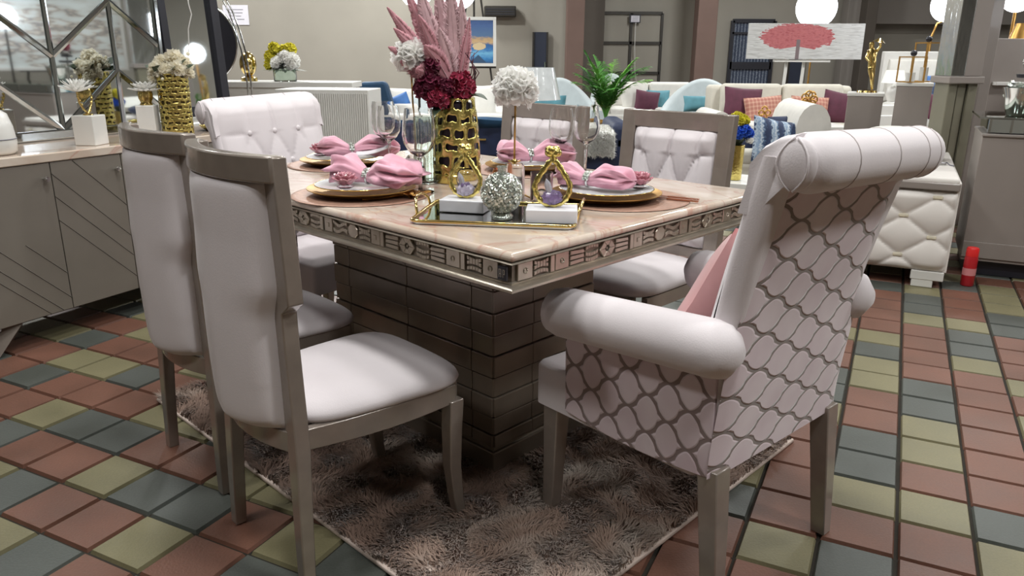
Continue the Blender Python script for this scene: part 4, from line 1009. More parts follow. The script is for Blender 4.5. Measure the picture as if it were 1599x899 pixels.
# ------------------------------------------------------------------ sideboard along the left
SG = Vector((-2.067, 2.893, 0)); SA_ = math.atan2(FBX.y, FBX.x)   # local x = along the front (to the back right), local y = away from the room
def SP(bx, dy, z): return SG + FBX * bx - FAX * dy + Vector((0, 0, z))
B0, B1, SD = -.42, 1.72, .45
t = thing('sideboard', 'long taupe sideboard with peach marble top and diagonal grooved doors', 'sideboard', SG, SA_)
MB().box(((B0 + B1) / 2, SD / 2 + .012, .443), (B1 - B0, SD - .024, .636)).build('carcass', V['cab'], t, 0, bevel=.002)
mb = MB(); mb.loft([[Vector((x, y, z)) for x, y in ((B0 - .01 + e, -.012 + e), (B1 + .01 - e, -.012 + e), (B1 + .01 - e, SD + .01 - e), (B0 - .01 + e, SD + .01 - e))] for z, e in ((.762, .004), (.766, 0), (.795, 0), (.800, .004))]); mb.build('marble_top', V['marble'], t, 30)
edges = [B0, -.008, .318, .650, .985, 1.32, B1]
for k in range(6):
    xa, xb = edges[k] + .002, edges[k + 1] - .002
    d = MB().box(((xa + xb) / 2, .004, .443), (xb - xa, .016, .632)).build('door', V['cab'], t, 0, bevel=.0015)
    g = MB(); w = xb - xa
    lines = [(.30, 1.0), (.0, .93), (.0, .78), (.0, .62)] if k % 2 == 0 else [(.18, 1.0), (.52, 1.0), (.0, .90), (.0, .72)]
    for (u, v) in lines:
        # grooves slope down to the right from (u, v); left-hand doors have them low, right-hand ones high
        z = .125 + .632 * v * (.50 if k % 2 else 1.0); x = xa + w * u
        L = min((xb - x), (.632 * .52), z - .13); g.tube([(x, -.0042, z), (x + L, -.0042, z - L * 1.0)], .0022, 4)
    g.build('groove', V['cab_groove'], d, 0)
    kx = xb - .032
    kb = MB(); kb.lathe([(.005, 0), (.005, .012), (.011, .016), (.0125, .022), (.010, .028), (.001, .029)], 16, c=(kx, -.004, .697), axis=Euler((R(90), 0, 0)).to_matrix()); kb.build('knob', V['silver'], d, 40)
for bx, dx in ((.09, -.11), (1.42, .11)):
    for dy in (.05, SD - .08):
        MB().tube([(bx + dx, dy - .02, 0), (bx, dy, .125)], [.016, .046], 4).build('leg', V['wood'], t, 0)

# mirror with bevelled strips standing on it
MDY = .425; MX0, MX1, MZ0, MZ1 = -.50, 1.30, .803, 2.05
t = thing('wall_mirror', 'large mirror overlaid with silver diamond strips above the left sideboard', 'mirror', SP(0, MDY, 0), SA_)
MB().box(((MX0 + MX1) / 2, .012, (MZ0 + MZ1) / 2), (MX1 - MX0, .016, MZ1 - MZ0 - .02)).build('mirror_plate', V['mirror'], t, 0)
for a, b, w in (((MX0, MZ0 + .022), (MX1, MZ0 + .022), .022), ((MX0, MZ1 - .02), (MX1, MZ1 - .02), .022), ((MX1 - .012, MZ0), (MX1 - .012, MZ1), .014), ((MX0, MZ0), (MX0, MZ1), .02)):
    dx, dz = b[0] - a[0], b[1] - a[1]
    MB().box(((a[0] + b[0]) / 2, -.002, (a[1] + b[1]) / 2), (abs(dx) + (.01 if dx else 2 * w), .022, abs(dz) + (.01 if dz else 2 * w))).build('frame_bar', V['chrome_strip'], t, 0, bevel=.006)
def strip(p, q, w=.012):
    a = Vector((p[0], -.002, p[1])); b = Vector((q[0], -.002, q[1])); d = (b - a).normalized(); s = Vector((-d.z, 0, d.x)) * w
    MB().loft([[a - s, a + Vector((0, -.008, 0)), a + s, a + Vector((0, .006, 0))], [b - s, b + Vector((0, -.008, 0)), b + s, b + Vector((0, .006, 0))]]).build('strip', V['chrome_strip'], t, 0)
cols = [.03, .36, .69, 1.02]
for x in cols[1:]: strip((x, MZ0 + .04), (x, MZ1 - .04), .011)
def zig(zl, zh, ph):
    xs = [-.30, .03, .36, .69, 1.02, 1.285]
    for k in range(5):
        lo = lambda i: zl if (i + ph) % 2 else zh
        za, zb = lo(k), lo(k + 1)
        if k == 4: zb = za + (zb - za) * .8
        strip((xs[k], za), (xs[k + 1], zb), .013)
zig(.842, 1.11, 0); zig(1.18, 1.44, 0); zig(1.52, 1.78, 0)

# objects on the sideboard
def cube_box(label, p, w, h, rz, g):
    o = MB().box((0, 0, h / 2), (w, w, h)).build('display_block', V['white_lac'], None, 0, bevel=.003); o.location = p; o.rotation_euler = (0, 0, rz); return tag(o, label, 'display block', g)
SB1 = SP(.60, .105, .8005); cube_box('white display block on the sideboard carrying the branching gold stand', SB1, .098, .130, SA_ + R(20), 'white display blocks')
SB2 = SP(.985, .20, .8005); cube_box('tall white display block on the sideboard beside the mesh gold vase', SB2, .085, .150, SA_ + R(35), 'white display blocks')
# branching gold stand with a spiky white flower
t = thing('flower_sculpture', 'branching gold stand holding a spiky white flower on white block', 'sculpture', SB1 + Vector((0, 0, .1305)), SA_)
mb = MB()
for s, top in ((-1, .10), (1, .085)): mb.tube([(0, 0, .004), (s * .015, 0, .025), (s * .030, .004, .055), (s * .034, .004, top)], [.005, .005, .0045, .004], 7)
for k in range(8): mb.sphere(((-1 if k % 2 else 1) * (.014 + .0028 * k), .002, .018 + .009 * k), .0065, 7, 5)
mb.lathe([(.001, 0), (.022, 0), (.018, .006), (.001, .007)], 14); mb.build('gold_branch', V['gold'], t, 60)
def spiky(parent, c, r, n, mat, up=.2, w=.28):
    for row, (m_, el, l) in enumerate(((n, .15, 1.0), (n, .55, .85), (n - 3, 1.0, .65))):
        mb = MB()
        for k in range(m_):
            a = 2 * PI * (k + .5 * row) / m_
            def fn(u, v):
                ww = (u - .5) * r * w * math.sin(PI * (.10 + .88 * v)); rr = r * l * v * math.cos(el * (1 - .25 * v)); z = r * l * v * math.sin(el) + abs(u - .5) * r * .10
                return Vector(c) + Vector((rr * math.cos(a) - ww * math.sin(a), rr * math.sin(a) + ww * math.cos(a), z + up * r * v * v))
            mb.grid(fn, 4, 6)
        mb.build('petal_ring', mat, parent, 180, solid=.001)
spiky(t, (-.034, .004, .10), .072, 11, V['petal_white'])
# gold cup with a white lotus
t = thing('lotus_sculpture', 'gold cup with open white lotus on the tall white block', 'sculpture', SB2 + Vector((0, 0, .1505)), SA_)
MB().lathe([(.001, 0), (.028, 0), (.030, .004), (.024, .012), (.032, .030), (.034, .050), (.031, .066), (.027, .066), (.030, .05), (.001, .02)], 28, fn=lambda a, z: 1 + .05 * math.sin(a * 9)).build('gold_cup', V['gold'], t, 60)
spiky(t, (0, 0, .062), .078, 12, V['petal_white'], up=.05, w=.40)
V['bronze'] = pm('bronze_sleeve', '#6f5f3a', 0.4, 0.6, 0.2, 30)
# mesh gold vase with cream roses
VB = SP(1.10, .135, .8005)
t = thing('mesh_vase', 'cylindrical gold openwork vase on sideboard filled with cream flowers', 'vase', VB, 0)
lattice_vase(t, 'openwork_body', .074, .074, .30, 14, 12, V['gold_hammered'], .45, .62, 9, .004)
MB().lathe([(.001, .001), (.072, .001), (.075, .004), (.072, .010), (.066, .010), (.066, .295), (.062, .295), (.062, .012), (.001, .012)], 30).build('inner_sleeve', V['bronze'], t, 40)
b = thing('rose_bouquet', 'bunch of cream roses standing in the openwork gold vase', 'flower arrangement', VB + Vector((0, 0, .275)), 0)
rg = random.Random(12)
for k, (x, y, z, r) in enumerate(((-.055, -.03, .045, .032), (-.02, -.055, .04, .03), (.045, -.045, .045, .034), (.075, 0, .03, .03), (.02, .0, .095, .036), (-.05, .02, .075, .030), (-.085, 0, .02, .026), (.055, .03, .07, .03), (0, .05, .06, .03), (-.075, -.035, .0, .024))):
    peony('rose', None, (x, y, z), r, V['petal_cream'], parent=b, n=46, size=r * .45, seed=k, cup=.6)
mb = MB()
for k in range(26):
    a = rg.uniform(0, 6.28); rr = rg.uniform(.05, .11); c = Vector((rr * math.cos(a), rr * math.sin(a), rg.uniform(.0, .12))); mb.sphere(c, rg.uniform(.006, .011), 7, 5)
mb.build('bud_sprig', V['petal_cream'], b, 180)
mb = MB()
for k in range(12):
    a = rg.uniform(0, 6.28); c = Vector((.06 * math.cos(a), .06 * math.sin(a), .02 + rg.uniform(0, .05))); d = Vector((math.cos(a), math.sin(a), rg.uniform(-.2, .6))); s_ = d.orthogonal().normalized()
    mb.grid(lambda u, v: c + d * (.06 * v) + s_ * ((u - .5) * .03 * math.sin(PI * (.05 + .9 * v))), 3, 5)
mb.build('leaves', V['leaf_dark'], b, 180)
# low gold bowl and white dish next to the vase
o = MB().lathe([(.001, .0), (.05, .0), (.075, .018), (.085, .030), (.082, .031), (.07, .02), (.001, .008)], 32, fn=lambda a, z: 1 + .03 * math.sin(a * 16)).build('gold_bowl', V['gold_hammered'], None, 40); o.location = SP(1.36, .15, .8005); tag(o, 'low gold bowl on sideboard, right of openwork vase', 'bowl')
# white ceramic jar at the left edge of the photo
t = thing('ceramic_jar', 'rounded white ceramic jar on the sideboard at the left edge of photo', 'jar', SP(.175, .125, .8005), SA_)
MB().lathe([(.001, 0), (.075, 0), (.088, .012), (.092, .05), (.086, .11), (.072, .16), (.05, .175), (.001, .176)], 36).build('body', V['white_lac'], t, 50)
MB().tube([(.0915 * math.cos(2 * PI * k / 36), .0915 * math.sin(2 * PI * k / 36), .062) for k in range(36)], .002, 6, closed=True).build('grey_band', V['ink'], t, 180)

# ------------------------------------------------------------------ what the mirrors see, off to the right of the photo
def artmat(name, fn):
    m, nt, b = newmat(name); g = NT(nt); tc = g.n('ShaderNodeTexCoord'); sp = g.n('ShaderNodeSeparateXYZ'); g.l(tc.outputs['Generated'], sp.inputs[0])
    c = fn(g, tc, sp); g.l(c, b.inputs['Base Color']); b.inputs['Roughness'].default_value = 0.55; return m
def abs_art(g, tc, sp):
    n = g.n('ShaderNodeTexNoise'); n.inputs['Scale'].default_value = 5; n.inputs['Detail'].default_value = 7; mp = g.n('ShaderNodeMapping'); mp.inputs['Scale'].default_value = (1, 1, 2.2)
    g.l(tc.outputs['Generated'], mp.inputs[0]); g.l(mp.outputs[0], n.inputs['Vector'])
    d = g.m('ABSOLUTE', g.m('SUBTRACT', sp.outputs[2], 0.5)); f = g.m('SUBTRACT', n.outputs['Fac'], g.m('MULTIPLY', d, 0.35))
    return g.ramp(f, [(0.26, '#dfe5e3'), (0.40, '#d3d6d2'), (0.455, '#b3a498'), (0.48, '#80868b'), (0.505, '#c9b9a8'), (0.58, '#e0e5e3')])
V['abs_art'] = artmat('grey_abstract_art', abs_art)
def canvas(name, label, c, rz, w, h, mat, frame=None, tilt=0.0, fw=.018):
    t = thing(name, label, 'painting', c, rz)
    a = MB().box((0, 0, 0), (w, .03, h), (tilt, 0, 0)).build('canvas', mat, t, 0, bevel=.002)
    if frame:
        mb = MB(); m = Euler((tilt, 0, 0)).to_matrix()
        for x, z, ww, hh in ((0, h / 2, w + 2 * fw, fw * 2), (0, -h / 2, w + 2 * fw, fw * 2), (-w / 2, 0, fw * 2, h - fw * 2), (w / 2, 0, fw * 2, h - fw * 2)): mb.box(m @ Vector((x, -.004, z)), (ww, .045, hh), m)
        mb.build('frame', frame, t, 0, bevel=.003)
    return t
canvas('abstract_painting', 'grey and brown abstract painting seen reflected in the left mirror', (4.55, 4.62, 1.43), R(-82), 1.45, .86, V['abs_art'], V['white_lac'])
def easel(label, c, rz, zc, h, w, y_back=.06):
    t = thing('easel', label, 'easel', (c[0], c[1], 0), rz)
    for s in (-1, 1): MB().tube([(s * w * .5, y_back + .03, 0), (s * w * .12, y_back + .05, zc + h)], .014, 6).build('leg', V['dark_metal'], t, 60)
    MB().tube([(0, y_back + .5, 0), (0, y_back + .06, zc + h * .9)], .014, 6).build('rear_leg', V['dark_metal'], t, 60)
    MB().box((0, y_back - .005, zc - h / 2 - .02), (w * .85, .08, .026)).build('ledge', V['dark_metal'], t, 0)
    return t
easel('easel under the abstract painting reflected in the left mirror', (4.55, 4.62), R(-82), 1.43, .86, 1.0)
# grey couch below the painting, also only seen in the mirror
def sofa(name, label, c, rz, w, d, sh, bh, mat, cat='sofa', arm=.16, arm_h=None, group=None, cushions=3, roll=False):
    t = thing(name, label, cat, c, rz, group); ah = arm_h or sh + .16
    MB().box((0, d / 2, sh * .5 + .02), (w, d, sh - .10)).build('base', mat, t, 40, bevel=.03, bseg=3)
    MB().box((0, d - .10, (bh + .12) / 2 + .0), (w, .20, bh - .12)).build('backrest', mat, t, 40, bevel=.045, bseg=4)
    n = cushions; wi = (w - 2 * arm) / n
    for k in range(n):
        x = -w / 2 + arm + wi * (k + .5)
        MB().box((x, d * .42, sh - .01), (wi - .012, d * .80, .14)).build('seat_cushion', mat, t, 60, bevel=.04, bseg=4)
        MB().box((x, d - .24, (sh + bh) / 2 + .03), (wi - .012, .15, bh - sh - .02), (R(-8), 0, 0)).build('back_cushion', mat, t, 60, bevel=.05, bseg=4)
    for s in (-1, 1):
        if arm > .02: MB().box((s * (w / 2 - arm / 2), d / 2, ah / 2 + .02), (arm, d, ah - .06)).build('arm', mat, t, 60, bevel=.05, bseg=4)
        for y in (.08, d - .08): MB().tube([(s * (w / 2 - .10), y, 0), (s * (w / 2 - .10), y, .10)], [.018, .025], 8).build('leg', V['wood_dark'], t, 60)
    return t
# counter and leafy plant reflected in the black-framed mirror
o = MB().box((0, 0, .42), (.85, .36, .84)).build('counter', V['white_lac'], None, 0, bevel=.01); o.location = (4.95, 6.60, 0); o.rotation_euler = (0, 0, R(-75)); tag(o, 'white counter reflected in the black framed mirror', 'counter')
def fronds(t, n, L, seed, mat, mat2, leafw=.018, up=.8, nl=22, spread=.75, drop=.7):
    rg = random.Random(seed)
    for k in range(n):
        a = 2 * PI * k / n + rg.uniform(-.3, .3); el = rg.uniform(.25, 1.0); l = L * rg.uniform(.75, 1.1); mb = MB(); pts = []
        for q in range(11):
            u = q / 10; hr = l * spread * (u * (.25 + .75 * el) ); z = l * up * (u * (1.25 - .35 * el) - drop * el * u ** 2.4 * .75); pts.append(Vector((hr * math.cos(a), hr * math.sin(a), z)))
        mb.tube(pts, [.006 * (1 - .8 * q / 10) for q in range(11)], 5)
        for q in range(nl):
            u = .22 + .78 * q / (nl - 1); i = min(9, int(u * 10)); f = u * 10 - i; p = pts[i].lerp(pts[i + 1], f); d = (pts[i + 1] - pts[i]).normalized(); sd = d.cross(Vector((0, 0, 1))).normalized()
            ll = L * .33 * math.sin(PI * (.12 + .80 * u)) * rg.uniform(.85, 1.15)
            for s in (-1, 1):
                dd = (sd * s * .8 + d * .75 + Vector((0, 0, .05 - .25 * rg.random()))).normalized(); wv = dd.cross(Vector((0, 0, 1))).normalized()
                mb.grid(lambda uu, v: p + dd * (ll * v) - Vector((0, 0, ll * .30 * v * v)) + wv * ((uu - .5) * leafw * 2 * math.sin(PI * (.08 + .90 * v))), 1, 4)
        mb.build('frond', mat if k % 3 else mat2, t, 180)
def pot(t, r, h, mat): MB().lathe([(.001, 0), (r * .78, 0), (r * .95, h * .4), (r, h), (r * .9, h), (r * .85, h * .9), (.001, h * .88)], 28).build('pot', mat, t, 50)
t = thing('potted_palm', 'leafy potted plant on the counter reflected in black framed mirror', 'plant', (4.95, 6.60, .8405)); pot(t, .13, .18, V['white_lac'])
fronds(t, 12, .55, 3, V['leaf'], V['leaf_light'])

def globe_lamp(label, c, base_z, r=.11, stem=True, mat='gold_satin', off=(0, 0), power=14, hood=None, group=None):
    """floor lamp with a frosted globe; c = globe centre"""
    c = Vector(c); t = thing('globe_lamp', label, 'lamp', (c.x + off[0], c.y + off[1], base_z), 0, group)
    MB().sphere((-off[0], -off[1], c.z - base_z), r, 20, 14).build('globe', V['bulb'], t, 180)
    MB().tube([(0, 0, 0), (0, 0, (c.z - base_z) * .8), (-off[0] * .3, -off[1] * .3, c.z - base_z - r * 1.1), (-off[0], -off[1], c.z - base_z - r * .8)], .013, 8).build('stem', V[mat], t, 60)
    MB().lathe([(.001, 0), (.13, 0), (.13, .012), (.02, .03), (.001, .03)], 24).build('base', V[mat], t, 40)
    return t
globe_lamp('bright globe lamp on the right, seen reflected in the left mirror', (4.44, 5.69, 1.53), 0, .13, mat='dark_metal')
globe_lamp('bright globe lamp far right, reflected at the left edge of mirror', (4.25, 4.10, 1.57), 0, .12, mat='dark_metal')

# ------------------------------------------------------------------ behind the sideboard: more mirrors, arc lamp, console
# dark framed leaning mirror
c = at(296, 72, 4.75)
t = thing('standing_mirror', 'tall black framed mirror leaning behind the openwork gold vase', 'mirror', (c.x, c.y, 0), SA_)
hw_, mz0, mz1 = .17, .86, 2.0; m = Euler((R(-3), 0, 0)).to_matrix()
zc = (mz0 + mz1) / 2
MB().box((0, .0, zc), (2 * hw_, .012, mz1 - mz0), m).build('mirror_plate', V['mirror'], t, 0)
for x, z, w, h in ((-hw_ - .02, zc, .05, mz1 - mz0 + .1), (hw_ + .02, zc, .06, mz1 - mz0 + .1), (0, mz0, 2 * hw_, .06), (0, mz1, 2 * hw_, .06)):
    MB().box(m @ Vector((x, -.012, z - zc)) + Vector((0, 0, zc)), (w, .04, h), m).build('frame_bar', V['black'], t, 0, bevel=.003)
o = MB().box((0, .08, .405), (1.6, .42, .81)).build('console_table', V['white_lac'], None, 0, bevel=.01); o.location = (c.x + .02, c.y + .02, 0); o.rotation_euler = (0, 0, SA_); tag(o, 'white console standing under the black framed mirror', 'console')
c = at(303, 66, 5.4)
t = thing('round_mirror', 'round dark-edged mirror partly hidden behind the black framed mirror', 'mirror', c, R(10))
ax = Euler((R(90), 0, 0)).to_matrix(); MB().lathe([(.001, -.01), (.27, -.01), (.27, .01), (.001, .01)], 48, axis=ax).build('mirror_plate', V['black'], t, 40)
MB().tube([(.275 * math.cos(2 * PI * k / 48), 0, .275 * math.sin(2 * PI * k / 48)) for k in range(48)], .010, 8, closed=True).build('rim', V['silver'], t, 180)
MB().box((0, .05, -.80), (.05, .05, 1.07 + .30)).build('stand', V['dark_metal'], t, 0)
canvas('framed_picture', 'beige framed picture hanging above the openwork gold vase', at(263, 14, 5.0), R(30), .17, .30, V['cream_fab'], V['gold_satin'], 0, .008)
o = MB().tube([at(292, -20, 4.4), at(294, 5, 4.4), at(299, 22, 4.4), at(294, 45, 4.4), at(295, 70, 4.4), at(294, 92, 4.4)], .003, 6).build('lamp_cord', V['white_lac'], None, 180); tag(o, 'thin white cord hanging in front of the black framed mirror', 'cord')
# arc rods of a silver floor lamp
t = thing('arc_lamp', 'silver arc floor lamp with two curved rods above the tufted armchair', 'lamp', (at(384, 128, 5.9).x, at(384, 128, 5.9).y, 0))
b0 = t.location
for k, d in enumerate((0, 6)):
    pts = [at(u + d, v, 5.9) - b0 for u, v in ((386, 130), (382, 108), (377, 80), (369, 50), (358, 20), (344, -8), (325, -30))]; pts.insert(0, Vector((pts[0].x, 0, .01)))
    MB().tube(pts, .006, 8).build('rod', V['silver'], t, 180)
MB().lathe([(.001, 0), (.16, 0), (.16, .03), (.001, .03)], 24).build('base', V['silver'], t, 40)
MB().sphere(at(325, -36, 5.9) - b0, (.16, .16, .10), 18, 10).build('lamp_dome', V['silver'], t, 180)
# notice sheet on the wall behind
p_ = at(366, 23, 15.9); t = thing('paper_notice', 'pale paper notice on the wall beside the arc lamp', 'notice', (p_.x, YB - .012, p_.z))
MB().box((0, 0, 0), (.50, .004, .37)).build('sheet', V['paper'], t, 0)
mb = MB()
for k in range(4): mb.box((-.02 + .01 * (k % 2), -.003, .10 - .06 * k), (.34 - .05 * (k % 3), .002, .012))
mb.build('print', V['ink'], t, 0)
# long white console with a gold egg and flowers
Yc = 6.85
ca, cb = at(385, 130, Yc), at(541, 130, Yc)
t = thing('console_table', 'long white console behind the tufted armchair at the far table end', 'console', ((ca.x + cb.x) / 2, Yc, 0))
w = cb.x - ca.x + .5
MB().box((-.2, .22, .935), (w, .44, .05)).build('top', V['white_lac'], t, 0, bevel=.006)
MB().box((-.2, .22, .46), (w - .06, .40, .90)).build('body', V['white_fab'], t, 0, bevel=.004)
e = at(390, 130, Yc + .15); t = thing('gold_egg', 'glossy gold egg sculpture on the white console', 'sculpture', (e.x, Yc + .15, .9605))
MB().lathe([(.001, 0), (.07, 0), (.07, .03), (.03, .045), (.001, .045)], 24).build('foot', V['gold'], t, 40)
MB().sphere((0, 0, .145), (.072, .072, .105), 24, 16).build('egg', V['gold'], t, 180)
e = at(446, 128, Yc + .15); t = thing('glass_vase', 'clear glass vase on white console holding yellow and white flowers', 'vase', (e.x, Yc + .15, .9605))
MB().lathe([(.001, 0), (.095, 0), (.10, .01), (.10, .16), (.094, .16), (.094, .012), (.001, .01)], 28).build('glass', V['glass_green'], t, 40)
b = thing('flower_bunch', 'yellow and white flower bunch in the glass vase on console', 'flower arrangement', (e.x, Yc + .15, 1.07))
for k, (x, y, z, r, mm) in enumerate(((-.11, 0, .10, .055, 'petal_yellow'), (-.07, -.02, .17, .05, 'petal_yellow'), (.06, 0, .16, .055, 'petal_yellow'), (-.12, 0, .03, .05, 'petal_yellow'), (.0, .03, .15, .05, 'petal_yellow'), (-.035, -.06, .045, .06, 'petal_white'), (.075, -.05, .06, .075, 'petal_white'), (.03, -.06, .10, .05, 'petal_white'))):
    peony('bloom', None, (x, y, z), r, V[mm], parent=b, n=60, size=r * .38, seed=k, cup=.4)
mb = MB()
for k in range(14):
    a = k * 2.4; d = Vector((math.cos(a), math.sin(a), .25)); s_ = d.cross(Vector((0, 0, 1))).normalized()
    mb.grid(lambda u, v: Vector((0, 0, -.02)) + d * (.20 * v) + s_ * ((u - .5) * .05 * math.sin(PI * (.05 + .9 * v))) - Vector((0, 0, .05 * v * v)), 3, 5)
mb.build('leaves', V['leaf_dark'], b, 180)
# fluted white cabinet
ca, cb = at(475, 138, 6.1), at(574, 140, 6.1)
t = thing('fluted_cabinet', 'white cabinet with vertical fluting right of the far tufted armchair', 'cabinet', ((ca.x + cb.x) / 2, 6.1, 0), R(-4))
w = cb.x - ca.x + .25
MB().box((-.12, .22, .475), (w, .42, .91)).build('body', V['white_lac'], t, 0, bevel=.006)
mb = MB(); n = int(w / .017)
for k in range(n): mb.tube([(-.12 - w / 2 + (k + .5) * w / n, .008, .06), (-.12 - w / 2 + (k + .5) * w / n, .008, .90)], .0075, 8)
mb.build('fluted_front', V['white_lac'], t, 60)
MB().box((-.12, .22, .03), (w - .04, .38, .06)).build('plinth', V['dark_metal'], t, 0)
# ------------------------------------------------------------------ architecture at the back
def panel_at(name, u0, u1, v0, v1, y, mat, th=.06, kind=True):
    a = at(u0, v0, y); b = at(u1, v1, y)
    o = MB().box((0, 0, 0), (b.x - a.x, th, abs(a.z - b.z))).build(name, mat, None, 0, bevel=.004); o.location = ((a.x + b.x) / 2, y + th / 2, (a.z + b.z) / 2)
    return struct(o) if kind else o
def column(name, u0, u1, y, mat, d=.35):
    a, b = at(u0, 85, y), at(u1, 85, y); o = MB().box((0, 0, 0), (b.x - a.x, d, CEIL)).build(name, mat, None, 0, bevel=.01); o.location = ((a.x + b.x) / 2, y + d / 2, CEIL / 2); return struct(o)
column('trim_1', 884, 911, 14.6, V['brown']); column('trim_2', 911, 942, 15.4, V['dark_brown'], .3); column('trim_3', 1086, 1116, 14.6, V['brown'])
column('trim_4', 1345, 1362, 14.8, V['dark_brown'], .3); column('trim_5', 1316, 1345, 15.5, V['wall_dark'], .3)
panel_at('wall_panel_right', 1362, 1640, -60, 40 - 1, 15.6, V['wall_dark'], .2)
# roller door with dark glazing bars
a, b = at(941, 20, 15.8), at(1036, 20, 15.8); w = b.x - a.x; ztop = a.z
t = thing('door_1', None, None, ((a.x + b.x) / 2, 15.9, 0)); t['kind'] = 'structure'
MB().box((0, .03, ztop / 2), (w, .05, ztop)).build('door_leaf', V['wall'], t, 0)
for x in (-w / 2, -.01, w / 2): MB().box((x, -.01, ztop / 2), (.05, .05, ztop)).build('glazing_bar', V['dark_metal'], t, 0)
for v in (20, 67, 114): MB().box((0, -.01, at(990, v, 15.8).z), (w, .05, .055)).build('glazing_bar', V['dark_metal'], t, 0)
p = at(993, 29, 15.7)
t = thing('hanging_sign', 'small white framed sign hanging on a cord before the roller door', 'sign', (p.x, 15.83, p.z))
MB().box((0, 0, 0), (.22, .03, .15)).build('sign_frame', V['black'], t, 0)
MB().box((.005, -.018, 0), (.165, .008, .115)).build('sign_face', V['paper'], t, 0)
mb = MB(); [mb.box((.005, -.023, .03 - .03 * k), (.11, .003, .006)) for k in range(3)]; mb.build('print', V['ink'], t, 0)
MB().tube([(.02, -.01, -.07), (.02, -.01, -.5), (.05, -.01, -1.0), (.17, -.02, -1.55)], .008, 5).build('cord', V['white_lac'], t, 180)
# narrow navy doors and shelving window
for nm, (u0, u1, v0) in {'door_2': (833, 855, 50), 'door_3': (1236, 1260, 60)}.items():
    a, b = at(u0, v0, 15.9), at(u1, v0, 15.9); t = thing(nm, None, None, ((a.x + b.x) / 2, 15.93, 0)); t['kind'] = 'structure'; w = b.x - a.x
    MB().box((0, 0, a.z / 2), (w, .05, a.z)).build('door_leaf', V['navy_door'], t, 0)
    for x in (-w / 2, w / 2): MB().box((x, -.02, a.z / 2), (.035, .05, a.z)).build('door_frame', V['dark_metal'], t, 0)
    MB().box((w * .35, -.04, 1.0), (.02, .05, .12)).build('door_handle', V['silver'], t, 0)
a, b = at(1147, 32, 15.8), at(1202, 138, 15.8); t = thing('window_1', None, None, ((a.x + b.x) / 2, 15.9, (a.z + b.z) / 2)); t['kind'] = 'structure'; w, h = b.x - a.x, a.z - b.z
wm = stripes('blind_glass', 0, 16, [(0, '#3a4254'), (.3, '#5b6474'), (.5, '#8c93a0'), (.65, '#4b5364'), (1, '#3a4254')], .2, 1.0)
MB().box((0, .03, 0), (w, .03, h)).build('pane', wm, t, 0)
for z, hh in ((h / 2, .07), (h * .32, .04), (-h * .16, .14), (-h / 2, .07)): MB().box((0, 0, z), (w, .06, hh)).build('window_frame', V['black'], t, 0)
for x in (-w / 2, w / 2): MB().box((x, 0, 0), (.07, .06, h)).build('window_frame', V['black'], t, 0)
p = at(781, 18, 15.85)
t = thing('wall_heater', 'long dark wall-mounted unit above the blue seascape painting', 'air conditioner', (p.x, 15.86, p.z))
MB().box((0, 0, 0), (.62, .22, .20)).build('casing', V['dark_metal'], t, 0, bevel=.02)
mb = MB(); [mb.box((0, -.115, -.05 + .045 * k), (.56, .01, .016)) for k in range(3)]; mb.build('grille', V['black'], t, 0)

# ------------------------------------------------------------------ paintings
def sea(g, tc, sp):
    n = g.n('ShaderNodeTexNoise'); n.inputs['Scale'].default_value = 9; n.inputs['Detail'].default_value = 6; mp = g.n('ShaderNodeMapping'); mp.inputs['Scale'].default_value = (1, 1, 2.5)
    g.l(tc.outputs['Generated'], mp.inputs[0]); g.l(mp.outputs[0], n.inputs['Vector'])
    z = g.m('ADD', sp.outputs[2], g.m('MULTIPLY', g.m('SUBTRACT', n.outputs['Fac'], .5), .16))
    c = g.ramp(z, [(0.0, '#1d3c63'), (.14, '#2a78b4'), (.26, '#6fb0d4'), (.34, '#2b6fae'), (.44, '#27598f'), (.50, '#caa97c'), (.56, '#b99a72'), (.62, '#4f6f94'), (.85, '#3f5f94'), (1, '#2c4878')])
    # triangular rock and a pale reflection below the sun
    tri = g.m('SUBTRACT', g.m('SUBTRACT', .22, g.m('MULTIPLY', g.m('ABSOLUTE', g.m('SUBTRACT', sp.outputs[0], .60)), .85)), sp.outputs[2]); m = g.m('GREATER_THAN', tri, 0.0)
    c = g.mix(m, c, lin('#274869'))
    dx = g.m('MULTIPLY', g.m('SUBTRACT', sp.outputs[0], .62), 4.5); dz = g.m('MULTIPLY', g.m('SUBTRACT', z, .40), 9.0); s = g.m('LESS_THAN', g.m('ADD', g.m('MULTIPLY', dx, dx), g.m('MULTIPLY', dz, dz)), .55)
    return g.mix(s, c, lin('#d3bd93'))
V['sea'] = artmat('seascape_art', sea)
Yp = 11.5; a, b = at(706, 27, Yp), at(774, 103, Yp); w, h = b.x - a.x, a.z - b.z; cz = (a.z + b.z) / 2
canvas('seascape_painting', 'blue seascape painting in a white frame right of pink feathers', ((a.x + b.x) / 2, Yp, cz), R(2), w - .03, h - .03, V['sea'], V['white_lac'], R(-3), .022)
t = easel('dark easel holding the blue seascape painting', ((a.x + b.x) / 2, Yp), R(2), cz, h, w * 1.2)
